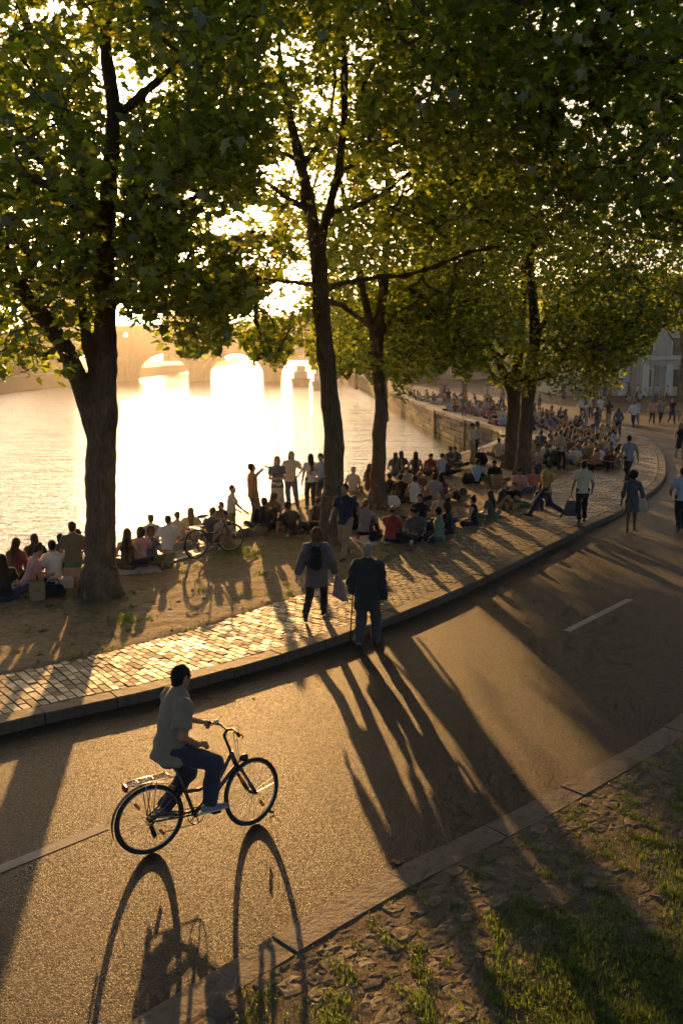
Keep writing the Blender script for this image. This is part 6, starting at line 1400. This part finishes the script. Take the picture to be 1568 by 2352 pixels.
m = MB(); dv = Vector((.2, .98, 0)); m.tube([h_ + Vector((0, 0, .018)) + dv * (.05 * math.sin(t) * 1.1) + Vector((0, 0, .04 * (1 - math.cos(t)) * .6)) for t in [k * .35 for k in range(8)]], .012, 8); m.build('handle', m_blk, cane, True)
m = MB(); m.tube([Vector((0, 0, 0)), Vector((0, 0, .045))], [.017, .014], 8); m.build('rubber_tip', m_rub, cane)

# ---- woman beside him, with a backpack and a coat over her hand
q = G(727, 1421, .15); wo_ = dict(pel=(.0, 0, .87), lean=(.0, .06), F=((-.15, -.36, .17), (.10, .26, .075)), KP=((0, 1, 0), (.05, 1, 0)), H=((-.33, -.14, .80), (.32, .16, .82)), EP=((-.4, -1, -.1), (.4, -1, -.1)), T=((-.05, .72, -.65), (.2, 1, .02)), hd=(-6, -6), curl=.7)
wb_, J = person(q, wo_, S_('f', sleeve='long', hair='bob', vol=.012, hem=.26, fit=.032, box=.035, sl=.9, leg=.014, boot=1, top_name='jacket'), 6, ((.135, .112, .115), (.020, .019, .020), 'auburn', 'black'), 'woman in a grey mauve jacket walking beside the man with the cane', .965, .0105, 2, None, True, 'coatwoman')
Ww = Matrix.Translation(q) @ Matrix.Rotation(R(-6), 4, 'Z') @ Matrix.Scale(.965, 4)
for i in (0, 1):
    w_, e_ = J['wr', i], J['el', i]; cu = Sdf(.01); u1 = unit(w_ - e_); cu.cone(w_ - u1 * .05, w_ + u1 * .012, .046, .048, None, (1, 1)); obj('cuff', cu.mesh('cuff', .009), m_cloth((.55, .5, .45)), wb_)
bp = empty('backpack', Ww @ Vector(J['chest'] - J['f2'] * .14 - J['d'] * .18), R(-6)); tag(bp, 'black backpack worn by the woman in the mauve jacket', 'backpack')
s = Sdf(.05); s.cone((0, -.03, .02), (0, -.02, .22), .135, .10, ((0, 1, 0), 1.7)).cone((0, -.08, .03), (0, -.075, .12), .095, .085, ((0, 1, 0), 1.8)); obj('bag', s.mesh('bag', .011, wrinkle(.004, 2)), m_cloth((.020, .017, .019)), bp)
fl = MB(); fl.tube([(-.09, -.10, .22), (0, -.115, .20), (.09, -.10, .22)], .012, 6); fl.build('flap_edge', m_blk, bp, True)
Wi = (Matrix.Translation(bp.location) @ Matrix.Rotation(R(-6), 4, 'Z')).inverted()
for sx, i in ((-1, 0), (1, 1)):
    st_ = MB(); pts = [J['chest'] - J['f2'] * .14 + J['d'] * .10 + J['r2'] * sx * .05, J['top'] - J['f2'] * .10 + J['d'] * .045 + J['r2'] * sx * .085, J['top'] + J['d'] * .075 + J['r2'] * sx * .10 + J['f2'] * .0, J['chest'] + J['f2'] * .125 + J['r2'] * sx * .12, J['waist'] + J['r2'] * sx * .185, J['waist'] - J['f2'] * .12 + J['r2'] * sx * .10]
    st_.tube([Wi @ (Ww @ Vector(p)) for p in pts], .016, 6); st_.build('strap', m_cloth((.020, .017, .019)), bp, True)
hd_ = Ww @ Vector(J['wr', 1] + unit(J['wr', 1] - J['el', 1]) * .07)
ct = empty('folded_coat', hd_); tag(ct, 'dusty pink coat hanging from the walking woman\'s right hand', 'coat')
C = Sdf(.02); rk_ = random.Random(3)
for k in range(7):
    u = (k - 3) / 3; x0 = .02 + .012 * u; C.cone((x0, .01 * math.sin(k * 2), .01), (.075 + .115 * u, .03 * math.sin(k * 2.2), -.42 - .055 * u - .03 * rk_.random()), .020, .030, None, (0, 1))
    C.cone((x0, 0, -.02), (.05 + .07 * u, .02, -.25), .024, .03)
C.ell((.02, 0, -.005), (.035, .03, .04)); obj('cloth', C.mesh('cloth', .010, wrinkle(.005, 5)), m_cloth((.34, .25, .24)), ct)
# ================================================================== bags, bottles and other small things
def where(label, i, out=.08):
    """world place of a hand"""
    b, J, fc, sc = HELD[label]; p = J['wr', i] + unit(J['wr', i] - J['el', i]) * out
    return Vector(b.location) + Matrix.Rotation(R(-fc), 3, 'Z') @ (Vector(p) * sc)
m_kraft = m_simple('kraft_paper', (.30, .19, .10), .85); m_print = m_simple('dark_print', (.03, .025, .02), .8); m_card = m_simple('white_card', (.55, .5, .44), .8)
m_wood = m_simple('pale_crate', (.36, .27, .17), .75); m_gglass = m_simple('green_glass', (.05, .22, .03), .08, 0, .8); m_plast = m_simple('white_plastic', (.62, .62, .6), .35)
def paper_bag(px, py, label, w=.27, d=.16, h=.37, rz=.3, prt=True):
    r_ = empty('paper_bag', on_bank(px, py), rz); tag(r_, label, 'bag'); m = MB(); n = 8; vs = []
    for z, k in ((0, .95), (h * .5, 1.04), (h, .98)):
        for x, y in ((-1, -1), (0, -1.08), (1, -1), (1.03, 0), (1, 1), (0, 1.06), (-1, 1), (-1.03, 0)): vs.append((x * w / 2 * k, y * d / 2 * k, z + (.01 * math.sin(x * 5 + y) if z else 0)))
    m.add(vs, [tuple(range(7, -1, -1))] + [(i * n + k, i * n + (k + 1) % n, (i + 1) * n + (k + 1) % n, (i + 1) * n + k) for i in (0, 1) for k in range(n)]); m.build('bag', m_kraft, r_)
    for s in (-1, 1):
        hd = MB(); hd.tube([(-.06, s * d * .5, h - .02), (-.055, s * d * .5, h + .07), (0, s * d * .5, h + .09), (.055, s * d * .5, h + .07), (.06, s * d * .5, h - .02)], .004, 5); hd.build('handle', m_kraft, r_)
    if prt:
        p = MB(); y = -d / 2 * 1.13
        for k, x in enumerate((-.045, 0, .04)): p.tube([(x - .012, y, h * .52 + .03), (x + .012, y, h * .55 + .05), (x - .008, y, h * .5 + .0), (x + .014, y, h * .5 - .01)], .004, 4)
        tag(p.build('print', m_print, r_), kind='stuff')
paper_bag(88, 1378, 'brown paper bag with dark print standing by the leftmost sitters')
def box_thing(name, q, dims, mat, label, cat, rz=0.0, lid=True):
    r_ = empty(name, q, rz); tag(r_, label, cat); m = MB(); m.box((0, 0, dims[2] / 2), dims, None, .012); m.build('body', mat, r_)
    if lid: l = MB(); l.box((0, 0, dims[2] + .014), (dims[0] + .015, dims[1] + .015, .026), None, .008); l.build('lid', mat, r_)
    return r_
q = on_bank(150, 1348); box_thing('carton_box', q, (.34, .26, .17), m_card, 'white carton box on the ground left of the thick trunk', 'box', .2)
box_thing('wooden_crate', BOXQ, (.36, .34, .36), m_wood, 'wooden crate under the boy in green shorts', 'crate', .1, False)
box_thing('cool_box', Vector((*G(1144, 977, .2)[:2], .17)), (.75, .45, .42), m_simple('red_cooler', (.40, .03, .035), .5), 'red cool box near the quay wall edge', 'cool box', .3)
q = HELD['man in black tee facing us with a cardboard box in his lap'][0].location; box_thing('cardboard_box', q + Vector((-.05, -.62, 0)), (.34, .3, .36), m_kraft, 'cardboard box in front of the man in black tee', 'box', .1)
def soft_bag(name, q, dims, col, label, cat='bag', rz=0.0, strap=True):
    r_ = empty(name, q, rz); tag(r_, label, cat); S = Sdf(.06); a, b, c = dims
    S.cone((-a * .3, 0, c * .32), (a * .3, 0, c * .32), c * .34, c * .34, ((0, 1, 0), c / b)).cone((-a * .22, 0, c * .62), (a * .22, 0, c * .6), c * .30, c * .28, ((0, 1, 0), c / b * 1.15))
    obj('body', S.mesh('body', .026, wrinkle(.006, len(label))), m_cloth(CC.get(col, col)), r_)
    if strap: m = MB(); m.tube([(-a * .3, 0, c * .8), (-a * .22, 0, c * 1.1), (0, 0, c * 1.22), (a * .22, 0, c * 1.1), (a * .3, 0, c * .8)], .012, 6); m.build('strap', m_blk, r_, True)
    return r_
for px, py, dm, col, lab, cat in [
    (126, 1372, (.40, .25, .30), 'black', 'black shoulder bag lying between paper bag and trunk', 'bag'),
    (862, 1242, (.46, .26, .30), 'black', 'black rucksack behind the khaki walker near the red cup', 'backpack'),
    (929, 1248, (.42, .24, .24), 'black', 'black bag beside the man in the red shirt', 'bag'),
    (901, 1165, (.40, .30, .40), 'white', 'white plastic carrier bag at the foot of the crooked stem', 'bag'),
    (1074, 1112, (.34, .26, .46), 'black', 'black backpack left of the man in the pale blue tee', 'backpack'),
    (1040, 1138, (.5, .3, .28), 'purple', 'dusky bag left of a black one behind the broad man', 'bag'),
    (1062, 1136, (.42, .28, .26), 'black', 'black bag right of a dusky one behind the broad man', 'bag'),
    (1104, 1068, (.42, .34, .60), 'black', 'large black rucksack at the feet of the two standing men', 'backpack'),
    (562, 1234, (.60, .34, .26), 'dgrey', 'dark rucksack lying below the kneeling boy', 'backpack'),
    (598, 1226, (.45, .30, .22), 'olive', 'olive bag beside the broad person in black', 'bag'),
    (1232, 1092, (.45, .32, .36), 'black', 'black bag right beside the twin trunks', 'bag'),
    (1248, 1098, (.36, .30, .34), 'coral', 'coral tote next to the black bag by the twin trunks', 'bag')]:
    soft_bag('backpack' if cat == 'backpack' else 'bag', on_bank(px, py), dm, col, lab, cat, px * .37 % 1.0)
def hung_bag(name, hand, dims, col, label, cat='bag'):
    r_ = empty(name, hand); tag(r_, label, cat); a, b, c = dims; m = MB()
    n = 10; vs = []
    for z, k in ((-.14, .72), (-.14 - c * .5, 1.0), (-.14 - c * .92, 1.05), (-.14 - c, .9)):
        for i in range(n): t = 2 * math.pi * i / n; vs.append((math.cos(t) * a / 2 * k * (1 + .06 * math.sin(3 * t)), math.sin(t) * b / 2 * k, z))
    m.add(vs, [tuple(range(n)), tuple(3 * n + k for k in range(n - 1, -1, -1))] + [(i * n + k, i * n + (k + 1) % n, (i + 1) * n + (k + 1) % n, (i + 1) * n + k)[::-1] for i in range(3) for k in range(n)]); m.build('body', m_cloth(CC.get(col, col)), r_, True)
    for s in (-1, 1): h_ = MB(); h_.tube([(s * a * .28, 0, -.15), (s * .02, 0, -.01), (0, 0, .015)], .008, 5); h_.build('strap', m_cloth(CC.get(col, col)), r_)
hung_bag('carrier_bag', where('man in cream tee walking away with a dark bag in his left hand', 0), (.34, .2, .42), 'dgrey', 'dark carrier bag hanging from the left hand of the cream tee', 'bag')
hung_bag('carrier_bag', where('woman in denim jacket walking with a pink bag', 0), (.34, .24, .36), 'coral', 'pink bag carried by the woman in denim jacket', 'bag')
tb_, tJ, tf, ts = HELD['woman with round curly hair in a short dark dress by the kerb']; tp = Vector(tb_.location) + Matrix.Rotation(R(-tf), 3, 'Z') @ (Vector(tJ['sh', 1] + V3(.05, 0, -.42)) * ts)
hung_bag('tote_bag', tp + Vector((.04, 0, .14)), (.34, .12, .36), 'beige', 'beige tote bag on the shoulder of the curly haired woman', 'bag')
def bottle(q, label, tilt=0.0, rz=0.0, mat=None):
    r_ = empty('bottle', q, rz); r_.rotation_euler = (tilt, 0, rz); tag(r_, label, 'bottle'); m = MB(); m.lathe([(.030, 0), (.033, .012), (.033, .13), (.014, .19), (.013, .24), (.016, .243), (.016, .255)], 12); m.build('glass', mat or m_gglass, r_, True)
    c = MB(); c.lathe([(.0338, .04), (.0338, .10)], 12); c.build('paper_label', m_card, r_)
bottle(where('standing man in orange tank top drinking from a bottle', 1, .07) + Vector((.05, .02, .03)), 'green bottle raised to the mouth of the orange tank top', R(-100), R(-60))
bottle(where('woman in black strap top holding up a green bottle', 1, .06), 'green bottle held up by the woman in the strap top', R(12), 0)
for px, py, lab in ((706, 1180, 'green bottle standing behind the man in the black tee'), (690, 1184, 'green bottle further left behind the black tee'), (1112, 1204, 'green bottle on the paving between two women'), (660, 1236, 'green bottle in front of the man propped on one arm'), (1052, 1240, 'green bottle right of the green long sleeve')):
    bottle(on_bank(px, py), lab)
def cup(px, py, mat, label):
    r_ = empty('cup', on_bank(px, py)); tag(r_, label, 'cup'); m = MB(); m.lathe([(.030, 0), (.045, .12), (.042, .12), (.028, .006)], 14); m.build('body', mat, r_, True); l = MB(); l.torus((0, 0, .12), .045, .003, Matrix.Rotation(R(90), 3, 'X'), 16, 5); l.build('rim', mat, r_, True)
cup(822, 1240, m_simple('red_cup', (.7, .03, .03), .35), 'red plastic cup on the ground near the khaki walker'); cup(1000, 1250, m_plast, 'white cup on the ground before the green long sleeve'); cup(944, 1252, m_plast, 'white cup in front of the man in dark grey')
def blanket(px, py, a, b, col, rz, label):
    q = on_bank(px, py); n = 9; vs = []
    for i in range(n):
        for j in range(n):
            x, y = (i / (n - 1) - .5) * a, (j / (n - 1) - .5) * b; X, Y = x * math.cos(rz) - y * math.sin(rz), x * math.sin(rz) + y * math.cos(rz)
            vs.append((X, Y, gz(q.x + X, q.y + Y) - q.z + .012 + .006 * math.sin(i * 2.3) * math.sin(j * 1.7)))
    m = MB(); m.add(vs, [(i * n + j, (i + 1) * n + j, (i + 1) * n + j + 1, i * n + j + 1) for i in range(n - 1) for j in range(n - 1)]); o = m.build('blanket', m_cloth(CC[col]), None, True); o.location = q; tag(o, label, 'blanket')
blanket(880, 1238, 1.5, 1.1, 'cream', .5, 'pale blanket under the circle near the paving'); blanket(300, 1312, 1.2, .8, 'grey', .4, 'grey blanket under the very long haired woman')
# parked bicycle in the glare, and one far away
qb = on_bank(452, 1284); bicycle('bicycle', qb, R(-40), 'silvery bicycle parked on the bank in the river glare', 1.05, R(-20), m_simple('dull_paint', (.06, .06, .06), .5))
qf = Vector((*G(1566, 974, 0)[:2], 0)); bicycle('bicycle', qf, R(-150), 'far bicycle at the right edge beyond the walkers', 1.05, R(5))
# pale green folding chairs and a pale barrier in the crowd
def folding_chair(q, rz, label):
    r_ = empty('folding_chair', q, rz); tag(r_, label, 'chair', 'pale green chairs in the crowd'); mt = m_simple('pale_green_paint', (.36, .44, .27), .5)
    for s in (-1, 1):
        m = MB(); m.tube([(s * .21, .2, 0), (s * .21, -.2, .86)], .012, 6); m.build('leg', mt, r_); m = MB(); m.tube([(s * .19, -.2, 0), (s * .19, .2, .45)], .012, 6); m.build('leg', mt, r_)
    for k in range(4): m = MB(); m.box((0, -.14 + k * .1, .45), (.42, .07, .015)); m.build('seat_slat', mt, r_)
    for k in range(3): m = MB(); m.box((0, -.13 - k * .03, .62 + k * .09), (.44, .015, .06)); m.build('back_slat', mt, r_)
folding_chair(Vector((*G(1325, 949, .15)[:2], .15)), .8, 'pale green folding chair left of the standing group'); folding_chair(Vector((*G(1383, 1022, .15)[:2], .15)), 2.2, 'pale green folding chair at the end of the seated crowd')
br_ = empty('barrier', Vector((*G(1140, 913, .16)[:2], .16)), .5); tag(br_, 'pale metal barrier standing in the crowd left of the twin trunks', 'barrier')
m = MB(); m.tube([(-1.6, 0, .1), (-1.6, 0, 1.1), (1.6, 0, 1.1), (1.6, 0, .1), (-1.6, 0, .1)], .03, 6); m.build('frame', m_plast, br_)
for k in range(13): m = MB(); m.tube([(-1.4 + k * .23, 0, .12), (-1.4 + k * .23, 0, 1.08)], .014, 5); m.build('bar', m_plast, br_)
for s in (-1, 1): m = MB(); m.tube([(s * 1.3, -.3, .02), (s * 1.3, .3, .02)], .025, 6); m.build('foot', m_plast, br_)
# fallen leaves on the road
m_dry = m_simple('dry_leaf', (.16, .09, .03), .7)
for px, py, sc, lab in ((612, 1521, .11, 'dry leaf in the gutter shadow left of the man with the cane'), (911, 1974, .13, 'pale crumpled leaf at the verge kerb'), (630, 1867, .08, 'dark leaf on the asphalt right of the front wheel'), (580, 1600, .05, 'tiny dark leaf on the sunlit asphalt'), (1172, 1775, .09, 'leaf on the asphalt near the verge kerb')):
    q = G(px, py, .006); v_ = LEAF; m = MB(); a = px * .7
    m.add([(sc * (x * math.cos(a) - y * math.sin(a)), sc * (x * math.sin(a) + y * math.cos(a)), sc * (.12 * abs(x) + .2 * y * y + .06 * math.sin(x * 9))) for x, y in v_], [tuple(t) for t in LEAF_T]); o = m.build('fallen_leaf', m_dry); o.location = q; tag(o, lab, 'leaf', 'leaves fallen on the road')

# dry leaf crumbs blown against the kerbs
rl = np.random.default_rng(15); n = 110; ss = rl.uniform(s_of_y(8), s_of_y(26), n); off = -np.abs(rl.normal(0, .16, n)) - .02
lx = np.interp(ss, KS, KERB[:, 0]) + np.interp(ss, KS, KN[:, 0]) * off; ly = np.interp(ss, KS, KERB[:, 1]) + np.interp(ss, KS, KN[:, 1]) * off
tag(make_leaves('leaf_litter', np.c_[lx, ly, np.full(n, .008)], .026, m_dry, None, 6, .0, 1), 'crumbs of dry leaf litter along the kerbs of the road', 'litter', kind='stuff')
# ================================================================== haze over the river and the quay
hz = MB(); hz.box((0, 425, 13.5), (1230, 1000, 37)); hzo = hz.build('haze', None); tag(hzo, kind='stuff')
hm = bpy.data.materials.new('haze'); hm.use_nodes = True; ht_ = hm.node_tree; ht_.nodes.clear()
ho = ht_.nodes.new('ShaderNodeOutputMaterial'); pv = ht_.nodes.new('ShaderNodeVolumePrincipled')
pv.inputs['Color'].default_value = (1.0, .96, .91, 1); pv.inputs['Density'].default_value = .00032; pv.inputs['Anisotropy'].default_value = .82
ht_.links.new(pv.outputs['Volume'], ho.inputs['Volume']); hzo.data.materials.append(hm)
